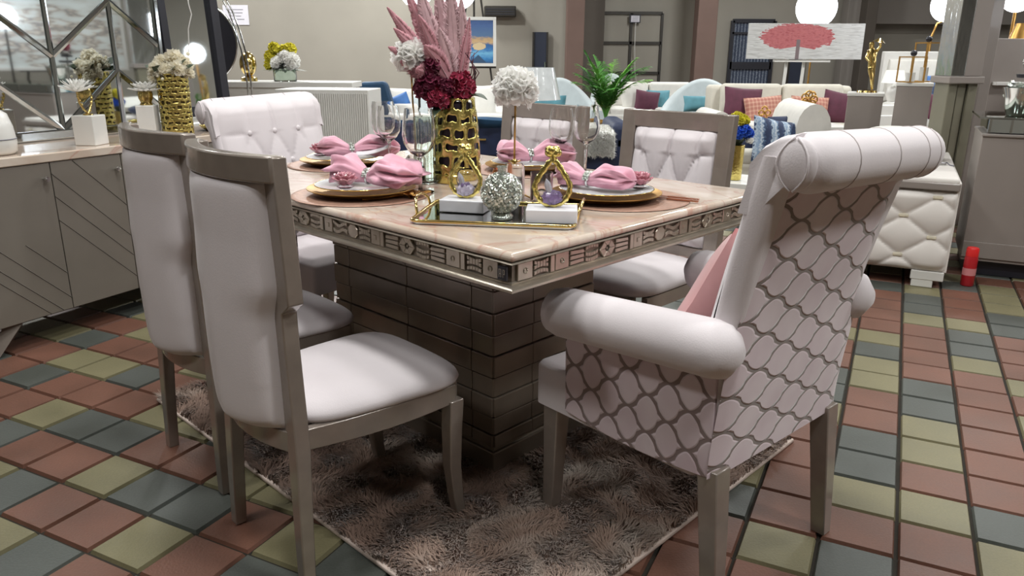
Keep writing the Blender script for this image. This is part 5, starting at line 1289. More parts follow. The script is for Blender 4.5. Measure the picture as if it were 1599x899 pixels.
def redtree(g, tc, sp):
    x, z = sp.outputs[0], sp.outputs[2]; n = g.n('ShaderNodeTexNoise'); n.inputs['Scale'].default_value = 22; n.inputs['Detail'].default_value = 5; g.l(tc.outputs['Generated'], n.inputs['Vector'])
    n3 = g.n('ShaderNodeTexNoise'); n3.inputs['Scale'].default_value = 6; mp = g.n('ShaderNodeMapping'); mp.inputs['Scale'].default_value = (1, 1, 9); g.l(tc.outputs['Generated'], mp.inputs[0]); g.l(mp.outputs[0], n3.inputs['Vector'])
    bg = g.ramp(n3.outputs['Fac'], [(.35, '#a8a6a4'), (.48, '#c6c5c3'), (.62, '#cfcfce'), (.66, '#6d6a69'), (.70, '#c2c1bf')])
    dx = g.m('MULTIPLY', g.m('SUBTRACT', x, .43), 2.5); dz = g.m('MULTIPLY', g.m('SUBTRACT', z, .62), 2.1)
    d = g.m('ADD', g.m('ADD', g.m('MULTIPLY', dx, dx), g.m('MULTIPLY', dz, dz)), g.m('MULTIPLY', g.m('SUBTRACT', n.outputs['Fac'], .5), .9))
    f = g.m('LESS_THAN', d, .62)
    gap = g.m('LESS_THAN', g.m('ADD', z, g.m('MULTIPLY', g.m('ABSOLUTE', dx), .22)), .36); f = g.m('MULTIPLY', f, g.m('SUBTRACT', 1.0, gap))
    c = g.mix(f, bg, g.ramp(n.outputs['Fac'], [(.35, '#9c4a50'), (.5, '#b96a6c'), (.65, '#a2555c')]))
    tr = g.m('MULTIPLY', g.m('LESS_THAN', g.m('ABSOLUTE', g.m('SUBTRACT', x, .44)), .016), g.m('LESS_THAN', z, .55))
    return g.mix(tr, c, lin('#77686a'))
V['redtree'] = artmat('red_blossom_art', redtree)
Yp = 10.2; a, b = at(1171, 36, Yp), at(1342, 93, Yp); w, h = b.x - a.x, a.z - b.z; cz = (a.z + b.z) / 2
canvas('blossom_painting', 'wide painting of a red blossoming tree behind the cream sofa', ((a.x + b.x) / 2, Yp, cz), R(-3), w, h, V['redtree'])
t = thing('easel', 'white-legged display stand carrying the red tree painting', 'easel', ((a.x + b.x) / 2, Yp + .05, 0), R(-3))
for x in (.06, -.16): MB().tube([(x - .05, .03, 0), (x + .0, .05, cz + h * .3)], .022, 8).build('leg', V['white_lac'], t, 60)
MB().box((0, -.0, cz - h / 2 - .02), (.7, .09, .03)).build('ledge', V['white_lac'], t, 0)

# ------------------------------------------------------------------ bright globe lamps
c = at(650, -14, 8.6); globe_lamp('bright globe lamp above the pink feathers, left of its twin', c, 0, .17, mat='dark_metal', group='globe lamps over the showroom')
c = at(716, -14, 8.9); globe_lamp('bright globe lamp above the blue seascape painting', c, 0, .19, mat='dark_metal', group='globe lamps over the showroom')
c = at(1275, 12, 10.8); globe_lamp('bright globe lamp glowing behind the red tree painting', c, 0, .26, mat='gold_satin', group='globe lamps over the showroom')
c = at(1481, 8, 9.5); globe_lamp('bright globe lamp on gold stem behind the gold lantern frames', c, 0, .19, mat='gold_satin', off=(-.14, 0), group='globe lamps over the showroom')
c = at(1590, -6, 6.4); globe_lamp('globe lamp on gold stem standing in for a mirrored lamp, right edge', c, 0, .12, mat='gold_satin', group='globe lamps over the showroom')  # lamp added in place of a reflection beside the column

# ------------------------------------------------------------------ navy display bed, chaise and fur
def bx(name, u0, u1, v0, v1, y, d, mat, parent=None, bevel=.02, bseg=3, sm=40):
    a, b = at(u0, v0, y), at(u1, v1, y); o = MB().box((0, 0, 0), (b.x - a.x, d, a.z - b.z)).build(name, mat, parent, sm, bevel=bevel, bseg=bseg)
    o.location = ((a.x + b.x) / 2, y + d / 2, (a.z + b.z) / 2); return o
Yb = 9.2
a, b = at(560, 243, Yb), at(792, 240, Yb)
t = thing('storage_bed', 'navy storage bed with gold-handled drawers behind the gold vase', 'bed', ((a.x + b.x) / 2, Yb, 0))
w = b.x - a.x
MB().box((0, .9, .21), (w, 1.8, .40)).build('drawer_base', V['navy'], t, 40, bevel=.02, bseg=3)
MB().box((0, .9, .465), (w - .04, 1.76, .11)).build('mattress', V['white_fab'], t, 60, bevel=.04, bseg=4)
for k in range(3):
    d = MB().box((-w / 2 + w * (k + .5) / 3, -.008, .215), (w / 3 - .03, .02, .33)).build('drawer', V['navy'], t, 0, bevel=.004)
    MB().box((-w / 2 + w * (k + .5) / 3, -.028, .235), (.09, .03, .022)).build('handle', V['gold'], d, 0, bevel=.004)
mb = MB(); x0 = -w / 2
X = lambda u: at(u, 160, Yb + .1).x - (a.x + b.x) / 2; Zz = lambda v: at(600, v, Yb + .1).z
prof = [(X(570), .30), (X(645), Zz(196)), (X(642), Zz(186)), (X(619), Zz(180)), (X(606), Zz(130)), (X(600), Zz(127)), (X(566), Zz(128)), (X(564), Zz(134))]
mb.loft([[Vector((px, y, pz)) for px, pz in prof] for y in (.02, .20)]); mb.build('side_wing', V['teal_navy'], t, 40, bevel=.03, bseg=3)
hb = MB(); hb.box((.05, 1.86, .32), (w, .14, .60)); hb.build('headboard', V['white_fab'], t, 60, bevel=.05, bseg=4)
def pil(label, u, v, y, w, h, mat, rz=0, tilt=R(-14), th=.16, roll=0, group=None): c = at(u, v, y); return place_pillow('scatter_cushion', label, group, w, h, th, V[mat], c, rz, tilt, roll)
pil('white pillow lying highest behind the blue one on the navy bed', 640, 160, 9.9, .52, .36, 'white_fab', .1)
pil('blue cushion leaning beside the petrol blue wing of the bed', 622, 168, 9.55, .34, .30, 'blue', .3, R(-20), .12, R(-20))
pil('white round-edged cushion in front of the blue cushion on bed', 634, 176, 9.42, .36, .24, 'white_fab', .2, R(-30), .13)
pil('pale grey cushion on the navy bed left of crystal hurricane', 668, 172, 9.5, .42, .38, 'ice_fab', -.1, R(-20), .16)
pil('grey-veined white cushion standing right of the gold vase on bed', 752, 160, 9.6, .36, .42, 'white_fab', .1, R(-12), .16)
pil('small white cushion behind the gold stem of the left diffuser', 690, 150, 10.2, .40, .36, 'white_fab', 0, R(-14), .16)
o = pillow(MB(), .55, .5, .14).build('bolster', V['teal_navy'], None, 180); o.location = at(765, 196, 9.32); o.rotation_euler = (R(70), R(4), .2); tag(o, 'folded petrol blue quilt at the right end of navy bed', 'quilt')
# navy ottoman and white fur
Yo = 7.6; a, b = at(868, 240, Yo), at(985, 240, Yo)
t = thing('chaise', 'navy velvet chaise between the two tufted framed chairs', 'chaise', ((a.x + b.x) / 2, Yo, 0)); w = b.x - a.x
MB().box((0, .45, .26), (w, .9, .40)).build('seat', V['navy'], t, 40, bevel=.06, bseg=4)
MB().box((w / 2 - .10, .45, .42), (.20, .9, .30)).build('arm', V['navy'], t, 40, bevel=.07, bseg=4)
for s in (-1, 1):
    for y in (.1, .8): MB().tube([(s * (w / 2 - .08), y, 0), (s * (w / 2 - .08), y, .10)], .02, 8).build('leg', V['gold_satin'], t, 60)
a, b = at(904, 190, Yo - .08), at(958, 243, Yo - .08); fw = b.x - a.x
t = thing('fur_throw', 'fluffy white fur throw draped over the navy chaise', 'throw', ((a.x + b.x) / 2, Yo - .03, 0)); zt = .475
mb = MB()
def fn(u, v):
    x = (u - .5) * fw * (1 + .10 * (v < .45) * (.45 - v)); s = v * 1.0
    if s < .38: return Vector((x, -.035 - .02 * math.sin(9 * u),   .25 + (zt - .25) * s / .38 + .008 * math.sin(25 * u)))
    return Vector((x, -.02 + (s - .38) * .9, zt + .030 * math.sin(PI * (s - .38) / .62)))
mb.grid(fn, 18, 26); mb.build('hide', V['fur'], t, 180, solid=.03)
rg = np.random.default_rng(5); N = 9000; hv = []; hf = []
for k in range(N):
    u, v = rg.random(), rg.random(); p = fn(u, v); d = Vector((rg.normal(0, .5), -.9 if v < .4 else -.3, .25 + rg.normal(0, .4))).normalized() * .045; s_ = Vector((.003, 0, .001)); o = len(hv); p = p + Vector((0, -.012, .004))
    hv += [tuple(p - s_), tuple(p + s_), tuple(p + d - Vector((0, 0, .012)))]; hf.append((o, o + 1, o + 2))
mb = MB(); mb.add(hv, hf); o = mb.build('fur_pile', V['fur'], t, 0, fix=False); o['kind'] = 'stuff'

# ------------------------------------------------------------------ lamp with plastic wrapped shade
c = at(832, 130, 8.0); a, b = at(790, 105, 8.0), at(868, 155, 8.0)
t = thing('table_lamp', 'big lamp with plastic-wrapped silver shade behind the white diffuser flower', 'lamp', (c.x, 8.0, 0))
rb, rt_, z0, z1 = (b.x - a.x) / 2 + .03, (b.x - a.x) / 2 - .04, b.z, a.z
MB().lathe([(rb, z0), (rt_, z1), (rt_ - .006, z1), (rb - .006, z0)], 40, cap=False).build('shade', V['plastic_wrap'], t, 60)
MB().lathe([(.09, .46), (.10, .48), (.05, .52), (.075, .60), (.04, .70), (.015, .74), (.015, z0 + .1), (.001, z0 + .1)], 24).build('lamp_base', V['silver'], t, 40)
o = MB().box((0, 0, .23), (.5, .45, .455)).build('nightstand', V['navy'], None, 0, bevel=.01); o.location = (c.x, 8.0, 0); tag(o, 'navy nightstand carrying the plastic-wrapped lamp', 'nightstand')
# swooping ice grey armchairs
def swoop(label, c, rz, s, g):
    t = thing('tub_chair', label, 'armchair', c, rz, g)
    MB().box((0, .05, .24), (.70 * s, .66, .26)).build('seat', V['ice_fab'], t, 60, bevel=.08, bseg=4)
    mb = MB(); rings = []
    for k in range(33):
        a = PI * (-.08 + 1.16 * k / 32); hgt = .50 + .40 * max(0, math.sin(a)) ** 1.6; r = .40 * s
        for_th = []
        c_, s__ = math.cos(a), math.sin(a)
        for rr, z in ((r - .05, .10), (r + .05, .10), (r + .08, hgt - .05), (r + .05, hgt), (r, hgt + .01), (r - .05, hgt - .04)): for_th.append(Vector((rr * c_, rr * s__, z)))
        rings.append(for_th)
    mb.loft(rings); mb.build('wrap_back', V['ice_fab'], t, 60)
    MB().lathe([(.001, 0), (.22, 0), (.22, .10), (.001, .10)], 24).build('base', V['wood_dark'], t, 40)
    return t
c = at(905, 172, 10.2); swoop('ice grey tub chair swooping down right of the wrapped lampshade', (c.x - .15, 10.2, 0), R(15), 1.0, 'ice grey tub chairs')
c = at(1095, 172, 10.1); swoop('ice grey tub chair with teal cushion left of the cream sofa', (c.x, 10.1, 0), R(-15), 1.2, 'ice grey tub chairs')
c = at(963, 165, 12.9); swoop('ice grey tub chair hidden behind the green palm', (c.x + .0, 12.9, 0), R(10), .9, 'ice grey tub chairs')
pil('teal cushion under the plastic-wrapped lampshade', 850, 164, 8.9, .50, .22, 'teal')
o = MB().box((0, 0, .24), (.9, .7, .48)).build('ottoman', V['ice_fab'], None, 40, bevel=.05, bseg=3); o.location = (at(850, 164, 8.9).x, 9.0, 0); tag(o, 'ice grey ottoman under the teal cushion behind the wrapped lampshade', 'ottoman')
pil('teal cushion in the ice grey tub chair beside the cream sofa', 1096, 162, 9.75, .46, .20, 'teal', 0, R(-20))
# white sofa in the middle distance
c = at(1022, 170, 11.2); sofa('sofa', 'small white sofa behind the framed tufted chair and palm', (c.x, 11.2, 0), 0, 1.55, .85, .42, .80, V['white_fab'], cushions=2, arm=.14)
pil('burgundy cushion on small white sofa right of the palm', 1010, 160, 11.3, .36, .33, 'burgundy', .1, R(-12), .14, R(8))
pil('teal cushion on small white sofa beside the burgundy one', 1027, 157, 11.5, .34, .30, 'teal', -.1, R(-12), .14)
pil('white cushion on small white sofa left of burgundy one', 990, 150, 11.45, .42, .40, 'white_fab', .2, R(-12), .15, R(-12))
# draped white throw and roll on the low white bench behind the framed chair
c = at(1062, 175, 7.9); t = thing('daybed', 'white daybed with rolled bolster behind the framed tufted chair', 'daybed', (c.x, 7.9, 0))
MB().box((0, .4, .33), (1.05, .8, .40)).build('mattress', V['white_fab'], t, 60, bevel=.08, bseg=4)
MB().tube([(.42, -.0, .56), (.42, .75, .56)], .10, 18).build('bolster', V['white_fab'], t, 50)
MB().lathe([(.001, 0), (.035, 0), (.035, .006), (.001, .006)], 16, c=(.42, -.004, .56), axis=Euler((R(90), 0, 0)).to_matrix()).build('bolster_button', V['brown'], t, 40)
for sx in (-.44, .44):
    for y in (.1, .7): MB().tube([(sx, y, 0), (sx, y, .14)], .02, 8).build('leg', V['gold_satin'], t, 60)

# ------------------------------------------------------------------ palm in gold pot
c = at(945, 195, 8.9); t = thing('potted_palm', 'green areca palm in a ribbed gold pot behind the navy chaise', 'plant', (c.x, 8.9, 0))
MB().lathe([(.001, 0), (.15, 0), (.19, .2), (.20, .48), (.18, .48), (.17, .42), (.001, .40)], 30, fn=lambda a, z: 1 + .03 * math.sin(a * 20)).build('pot', V['gold_satin'], t, 50)
def palm(t, zb):
    rg = random.Random(21)
    specs = [(170, .95, .46), (200, .80, .52), (150, .7, .58), (215, .5, .55), (120, .45, .60), (95, .5, .55), (70, .6, .60), (40, .8, .58), (15, .9, .62), (350, 1.05, .52), (330, .75, .50), (300, .55, .46), (260, .5, .42), (240, .8, .40), (180, .4, .62), (0, .55, .60), (275, .9, .40)]
    for k, (ad, el, L) in enumerate(specs):
        a = R(ad + rg.uniform(-8, 8)); mb = MB(); pts = []
        for q in range(13):
            u = q / 12; hr = L * (.10 * u + .78 * el * u ** 1.7); z = L * (1.45 * u - .50 * el * u ** 2.8); pts.append(Vector((hr * math.cos(a), hr * math.sin(a), zb + z)))
        mb.tube(pts, [.007 * (1 - .8 * q / 12) for q in range(13)], 5)
        for q in range(30):
            u = .25 + .75 * q / 29; i = min(11, int(u * 12)); f = u * 12 - i; p = pts[i].lerp(pts[i + 1], f); d = (pts[i + 1] - pts[i]).normalized(); sd = d.cross(Vector((0, 0, 1)))
            sd = sd.normalized() if sd.length > 1e-3 else Vector((1, 0, 0)); ll = .20 * math.sin(PI * (.14 + .78 * u)) * rg.uniform(.85, 1.15)
            for s in (-1, 1):
                dd = (sd * s * .75 + d * .8 + Vector((0, 0, rg.uniform(-.1, .15)))).normalized(); wv = dd.cross(Vector((rg.uniform(-.3, .3), 0, 1))).normalized()
                mb.grid(lambda uu, v: p + dd * (ll * v) - Vector((0, 0, ll * .35 * v * v)) + wv * ((uu - .5) * .022 * math.sin(PI * (.10 + .88 * v))), 1, 4)
        mb.build('frond', V['leaf'] if k % 3 else V['leaf_light'], t, 180)
palm(t, .46)

# ------------------------------------------------------------------ cream sofa with cushions (right)
Ys = 8.3; a, b = at(1128, 170, Ys), at(1368, 170, Ys); w = b.x - a.x
sofa('sofa', 'long cream sofa with burgundy and coral cushions under red tree painting', ((a.x + b.x) / 2, Ys, 0), R(-2), w, .92, .44, .88, V['cream_fab'], arm=.12, cushions=2)
pil('burgundy cushion at the left end of the cream sofa', 1160, 161, 8.75, .44, .34, 'burgundy', .1, R(-14), .15, R(4))
pil('coral woven cushion on cream sofa beside left burgundy cushion', 1192, 172, 8.62, .42, .30, 'plaid', .0, R(-16), .15, R(-5), 'coral cushions')
pil('coral woven cushion on cream sofa behind the openwork gold ornament', 1264, 172, 8.62, .42, .30, 'plaid', .0, R(-16), .15, R(3), 'coral cushions')
pil('burgundy cushion at right end of cream sofa by grey pedestal', 1310, 169, 8.7, .38, .36, 'burgundy', -.15, R(-14), .15, R(10))
# coffee table ornaments in front of the sofa
Yt = 7.15; a, b = at(1180, 190, Yt), at(1330, 190, Yt)
zt = at(1230, 197, Yt).z
t = thing('coffee_table', 'white coffee table before the cream sofa carrying gold ornaments', 'table', ((a.x + b.x) / 2, Yt, 0)); w = b.x - a.x
MB().box((0, .3, zt - .03), (w, .6, .06)).build('top', V['white_lac'], t, 0, bevel=.01)
for sx in (-1, 1):
    for y in (.06, .54): MB().box((sx * (w / 2 - .06), y, (zt - .06) / 2), (.05, .05, zt - .06)).build('leg', V['white_lac'], t, 0)
c = at(1225, 187, Yt + .1)
t = thing('photo_frame', 'small gold photo frame standing on the coffee table', 'photo frame', (c.x, Yt + .1, zt + .0005), R(-5))
for x, z, ww, hh in ((-.06, .05, .012, .10), (.06, .05, .012, .10), (0, .006, .132, .012), (0, .096, .132, .012)): MB().box((x, 0, z), (ww, .015, hh)).build('frame_bar', V['gold'], t, 0)
MB().box((0, .003, .05), (.11, .006, .08)).build('photo', V['paper'], t, 0)
MB().box((0, -.002, .045), (.06, .006, .025)).build('picture_mark', V['ink'], t, 0)
def ring_sculpt(label, u, v, y, r, zb, n, name='ring_ornament'):
    c = at(u, v, y); t = thing(name, label, 'ornament', (c.x, y, zb))
    MB().lathe([(.001, 0), (.045, 0), (.045, .015), (.001, .015)], 20).build('foot', V['gold_satin'], t, 40)
    h = c.z - zb; rg = random.Random(n)
    MB().tube([(0, 0, .012), (0, 0, h - r * .6)], .006, 6).build('stem', V['gold_satin'], t, 60)
    for k in range(n):
        a = 2 * PI * k / n; cc = Vector((r * .55 * math.cos(a), .01 * (k % 2), h + r * .60 * math.sin(a)))
        MB().tube([cc + Vector((r * .42 * math.cos(q), 0, r * .42 * math.sin(q))) for q in [2 * PI * j / 18 for j in range(18)]], .008, 6, closed=True).build('ring', V['gold_satin'], t, 180)
ring_sculpt('openwork gold ring sculpture standing tall on the coffee table', 1264, 155, Yt + .15, .075, zt + .0005, 7)
ring_sculpt('small gold ring ornament on coffee table right of photo frame', 1250, 180, Yt + .08, .042, zt + .0005, 3)
ring_sculpt('gold ring ornament on coffee table left of the photo frame', 1194, 176, Yt + .12, .055, zt + .0005, 4)
# near loveseat with blue cushions, seen between the framed chair and armchair
Yl = 5.95; a, b = at(1150, 240, Yl), at(1310, 240, Yl); w = b.x - a.x
t = thing('loveseat', 'cream loveseat with round white arm holding blue striped cushion', 'sofa', ((a.x + b.x) / 2, Yl, 0), R(-6))
MB().box((0, .45, .26), (w, .9, .30)).build('base', V['cream_fab'], t, 40, bevel=.04, bseg=3)
MB().box((0, .42, .44), (w - .04, .84, .14)).build('seat_cushion', V['cream_fab'], t, 60, bevel=.05, bseg=4)
MB().tube([(w / 2 - .22, .02, .66), (w / 2 - .22, .88, .66)], .13, 18, flat=1.5).build('arm_roll', V['white_fab'], t, 50)
MB().box((w / 2 - .22, .45, .52), (.30, .84, .26)).build('arm', V['cream_fab'], t, 40, bevel=.04)
for sx in (-1, 1):
    for y in (.08, .82): MB().tube([(sx * (w / 2 - .08), y, 0), (sx * (w / 2 - .08), y, .12)], .02, 8).build('leg', V['wood_dark'], t, 60)
pil('large blue striped cushion beside the yellow and blue flowers', 1210, 222, 5.95, .40, .36, 'blue_stripe', .25, R(-18), .14, R(10))
pil('plain navy cushion behind the blue striped cushion', 1240, 208, 6.3, .40, .30, 'navy', -.1, R(-14), .13, R(-6))
pil('dark navy cushion peeping left of the blue striped cushion', 1174, 232, 6.1, .26, .28, 'navy', .1, R(-14), .12)
# side table with gold vase of yellow and blue flowers
Yv = 4.6; c = at(1146, 280, Yv); zt = c.z
t = thing('side_table', 'white side table with open frame right of the framed tufted chair', 'side table', (c.x + .03, Yv + .05, 0), FA)
MB().box((0, 0, zt - .02), (.40, .40, .035)).build('top', V['white_lac'], t, 0, bevel=.004)
for sx in (-1, 1):
    for y in (-1, 1): MB().box((sx * .18, y * .18, (zt - .0375) / 2), (.03, .03, zt - .0375)).build('leg', V['white_lac'], t, 0)
    MB().box((sx * .18, 0, .12), (.025, .34, .025)).build('stretcher', V['white_lac'], t, 0)
t = thing('tall_gold_vase', 'slim gold relief vase on the white side table', 'vase', (c.x, Yv, zt))
MB().lathe([(.001, 0), (.038, 0), (.041, .01), (.046, .19), (.047, .205), (.042, .205), (.038, .02), (.001, .012)], 32).build('body', V['gold_hammered'], t, 50)
b = thing('flower_bunch', 'yellow over blue flowers in the slim gold relief vase', 'flower arrangement', (c.x, Yv, zt + .20))
for k, (x, y, z, r, mm) in enumerate(((-.015, 0, .165, .036, 'petal_yellow'), (.025, 0, .150, .034, 'petal_yellow'), (-.03, .01, .135, .030, 'petal_yellow'), (.0, -.02, .15, .03, 'petal_yellow'), (.030, -.02, .09, .038, 'petal_blue'), (-.01, -.03, .075, .036, 'petal_blue'), (.06, 0, .07, .034, 'petal_blue'), (.03, .03, .08, .036, 'petal_blue'), (.07, -.01, .035, .022, 'petal_white'))):
    peony('bloom', None, (x, y, z), r, V[mm], parent=b, n=60, size=r * .38, seed=k + 40, cup=.4)
mb = MB()
for k in range(14):
    a = k * 2.4; d = Vector((math.cos(a) * .6, math.sin(a) * .6, .7)); s_ = d.cross(Vector((0, 0, 1))).normalized()
    mb.grid(lambda u, v: Vector((0, 0, -.01)) + d * (.09 * v) + s_ * ((u - .5) * .035 * math.sin(PI * (.05 + .9 * v))), 3, 5)
mb.build('leaves', V['leaf_dark'], b, 180)

# ------------------------------------------------------------------ pedestals, figure, lanterns, bedroom display
def plinth(label, u0, u1, v, y, d, mat, g, topm='cream_fab'):
    a, b = at(u0, v, y), at(u1, v, y); xm = (a.x + b.x) / 2; t = thing('display_plinth', label, 'plinth', (xm + d / 2 * .40, y + d / 2 * .9, 0), -math.atan2(xm, y), g); w = (b.x - a.x) * .93
    MB().box((0, 0, a.z / 2 - .012), (w, d, a.z - .025)).build('body', mat, t, 0, bevel=.004)
    MB().box((0, 0, a.z - .0125), (w + .012, d + .012, .024)).build('top', V['white_lac'], t, 0, bevel=.003)
    return t, a.z
t1, z1 = plinth('grey display plinth carrying the golden figure beside the cream sofa', 1325, 1380, 145, 6.0, .30, V['cab2'], 'display plinths')
t2, z2 = plinth('taller mauve display plinth carrying the two gold lanterns', 1404, 1458, 129, 5.6, .30, V['cab2'], 'display plinths')
c = at(1354, 140, 6.12)
t = thing('gold_figure', 'slender golden standing figure sculpture on the grey plinth', 'sculpture', (c.x, 6.12, z1))
MB().lathe([(.001, 0), (.075, 0), (.07, .014), (.02, .02), (.001, .02)], 24).build('foot', V['gold'], t, 40)
S = .38 / .40
me = bpy.data.meshes.new('figure'); bm = bmesh.new(); sk = bm.verts.layers.skin.verify()
J = [((.015, 0, .215), .030), ((.010, 0, .255), .026), ((0, -.005, .295), .030), ((-.012, -.005, .325), .014), ((-.016, -.010, .355), .022), ((-.018, -.012, .375), .018),
     ((.020, 0, .165), .024), ((.035, .01, .10), .014), ((.040, .0, .02), .009), ((.0, -.012, .165), .022), ((.012, -.03, .10), .014), ((.028, -.02, .02), .009),
     ((-.035, -.01, .300), .012), ((-.055, -.03, .255), .010), ((-.030, -.055, .225), .008), ((.035, 0, .305), .012), ((.050, -.02, .345), .010), ((.030, -.03, .380), .008)]
vs = [bm.verts.new(Vector(p) * 1.0) for p, r in J]
for v, (p, r) in zip(vs, J): v[sk].radius = (r, r)
vs[0][sk].use_root = True
for e in ((0, 1), (1, 2), (2, 3), (3, 4), (4, 5), (0, 6), (6, 7), (7, 8), (0, 9), (9, 10), (10, 11), (2, 12), (12, 13), (13, 14), (2, 15), (15, 16), (16, 17)): bm.edges.new((vs[e[0]], vs[e[1]]))
bm.to_mesh(me); bm.free(); me.materials.append(V['gold']); o = bpy.data.objects.new('figure', me); COL.objects.link(o); o.parent = t
o.modifiers.new('skin', 'SKIN').use_smooth_shade = True; md = o.modifiers.new('sub', 'SUBSURF'); md.levels = md.render_levels = 2
MB().lathe([(.001, .03), (.012, .027), (.035, .006), (.045, 0), (.042, 0), (.001, .02)], 20, c=(.030, -.02, .372), axis=Euler((R(8), R(10), 0)).to_matrix()).build('parasol_hat', V['gold'], t, 60)
def lantern(label, u0, u1, v0, zb, y, g):
    a, b = at(u0, v0, y), at(u1, v0, y); w = b.x - a.x; h = a.z - zb; t = thing('lantern', label, 'lantern', ((a.x + b.x) / 2, y, zb), R(20), g)
    for x in (-1, 1):
        for y_ in (-1, 1): MB().box((x * w / 2, y_ * w / 2, h / 2), (.008, .008, h)).build('corner_bar', V['gold_satin'], t, 0)
    for z in (.004, h - .004):
        mb = MB(); mb.box((0, -w / 2, z), (w, .008, .008)); mb.box((0, w / 2, z), (w, .008, .008)); mb.box((-w / 2, 0, z), (.008, w, .008)); mb.box((w / 2, 0, z), (.008, w, .008)); mb.build('rim', V['gold_satin'], t, 0)
    MB().lathe([(.001, 0), (w * .25, 0), (w * .25, h * .35), (.001, h * .35)], 18, c=(0, 0, .005)).build('candle', V['white_lac'], t, 40)
    MB().sphere((0, 0, h + .022), .022, 14, 9).build('finial', V['black'], t, 180)
lantern('smaller gold wire lantern in front on the mauve plinth', 1413, 1440, 88, z2, 5.68, 'gold wire lanterns')
lantern('taller gold wire lantern behind the smaller one on mauve plinth', 1438, 1462, 66, z2, 5.82, 'gold wire lanterns')
# nightstand, white lamp, bed with white headboard
c = at(1393, 168, 8.0); zt = at(1393, 164, 8.0).z
t = thing('nightstand', 'white bedroom nightstand carrying a white lamp between the plinths', 'nightstand', (c.x, 8.0, 0))
MB().box((0, .2, zt / 2), (.48, .4, zt)).build('body', V['white_lac'], t, 0, bevel=.008)
for z in (zt * .72, zt * .38): MB().box((0, -.006, z), (.42, .02, zt * .28)).build('drawer', V['white_lac'], t, 0, bevel=.006)
lb = thing('table_lamp', 'small white table lamp on the bedroom nightstand', 'lamp', (at(1392, 160, 8.1).x, 8.12, zt))
MB().lathe([(.001, 0), (.07, 0), (.07, .015), (.035, .03), (.06, .10), (.05, .17), (.015, .20), (.015, .24), (.001, .24)], 24).build('lamp_base', V['white_lac'], lb, 50)
MB().lathe([(.115, .215), (.085, .34), (.082, .34), (.112, .215)], 28, cap=False).build('lamp_shade', V['shade'], lb, 60)
a, b = at(1402, 80, 9.0), at(1540, 80, 9.0); w = b.x - a.x
t = thing('display_bed', 'white bed with angular padded headboard behind the gold lanterns', 'bed', ((a.x + b.x) / 2, 9.25, 0), R(-8)); H = a.z
MB().box((0, .06, H / 2), (w, .10, H)).build('headboard', V['white_lac'], t, 0, bevel=.01)
for k, (x0, zz0, x1, zz1) in enumerate(((-.46, .62, .0, .98), (-.05, .55, .46, 1.02))):
    mb = MB(); mb.prism([(w * x0, H * .55), (w * (x1 - .08), H * .55), (w * x1, H * .93), (w * (x0 + .02), H * .93)], (0, .01, 0), (1, 0, 0), (0, 0, 1), (0, -1, 0), .06, bev=.03); mb.build('padded_panel', V['white_fab'], t, 60)
MB().box((0, -.62, .20), (w * .92, 1.24, .34)).build('base', V['cream_fab'], t, 40, bevel=.03)
MB().box((0, -.61, .43), (w * .92 - .04, 1.2, .18)).build('mattress', V['white_fab'], t, 60, bevel=.06, bseg=4)
pil('blue bolster pillow on the white bed behind the gold lanterns', 1478, 134, 8.75, .62, .22, 'blue', 0, R(-10), .16)
pil('patterned blue-white pillow on the white bed below the bolster', 1470, 150, 8.5, .50, .26, 'blue_stripe', 0, R(-20), .14)
pil('burgundy pillow at the front of the white bed by mauve plinth', 1468, 166, 8.15, .34, .26, 'burgundy', .3, R(-16), .13)
pil('white pillow on the white bed right of the burgundy one', 1488, 160, 8.2, .38, .40, 'white_fab', -.4, R(-16), .16)
# ------------------------------------------------------------------ column with foil-wrapped display box
def colbox(name, u0, u1, z0, z1, y, d, mat): a, b = at(u0, 100, y), at(u1, 100, y); o = MB().box((0, 0, 0), (b.x - a.x, d, z1 - z0)).build(name, mat, None, 0, bevel=.006); o.location = ((a.x + b.x) / 2, y + d / 2, (z0 + z1) / 2); o.rotation_euler = (0, 0, FA * .0); return o
Yc = 5.1; a, b = at(1488, 100, Yc), at(1536, 100, Yc)
t = thing('display_column', 'silver-grey showroom column with crinkled foil face right of the gold lanterns', 'column', ((a.x + b.x) / 2, Yc + .1, 0), 0); w = b.x - a.x; zc = at(1500, 128, Yc).z
for k in range(3): MB().box((-w / 2 + w * (k + .5) / 3, .0, zc / 2), (w / 3 - .008, .18 - .03 * (k % 2), zc)).build('shaft', V['olive_col'], t, 0, bevel=.008)
MB().box((0, 0, zc + .012), (w + .03, .24, .045)).build('ledge', V['cab2'], t, 0, bevel=.006)
MB().box((w * .22, 0, zc + .035 + (CEIL - zc - .04) / 2), (w * .56, .20, CEIL - zc - .04)).build('upper_case', V['cab2'], t, 0, bevel=.004)
MB().box((-w * .28, 0, zc + .035 + (CEIL - zc - .04) / 2), (w * .44, .20, CEIL - zc - .04)).build('foil_face', V['foil'], t, 0, bevel=.004)
column('trim_6', 1536, 1556, 5.6, V['cab2'], .2)
# right-hand back wall panel and picture beyond the column
bx_ = bx('shelf', 1556, 1620, 128, 134, 5.9, .3, V['white_lac'], None, .004); tag(bx_, 'white shelf board at right edge behind the crystal ornaments', 'shelf')
o = bx('shelf_upright', 1556, 1562, 60, 425, 5.95, .25, V['cab2'], None, .004); tag(o, 'mauve upright panel standing right of the silver column', 'panel')
c = at(1585, 128, 6.0)
t = thing('gold_vase', 'matt gold vase on the white shelf at right edge', 'vase', (c.x + .02, 6.05, c.z + .002))
MB().lathe([(.001, 0), (.05, 0), (.085, .08), (.10, .20), (.085, .32), (.06, .40), (.055, .42), (.045, .42), (.001, .1)], 28).build('body', V['gold_satin'], t, 50)

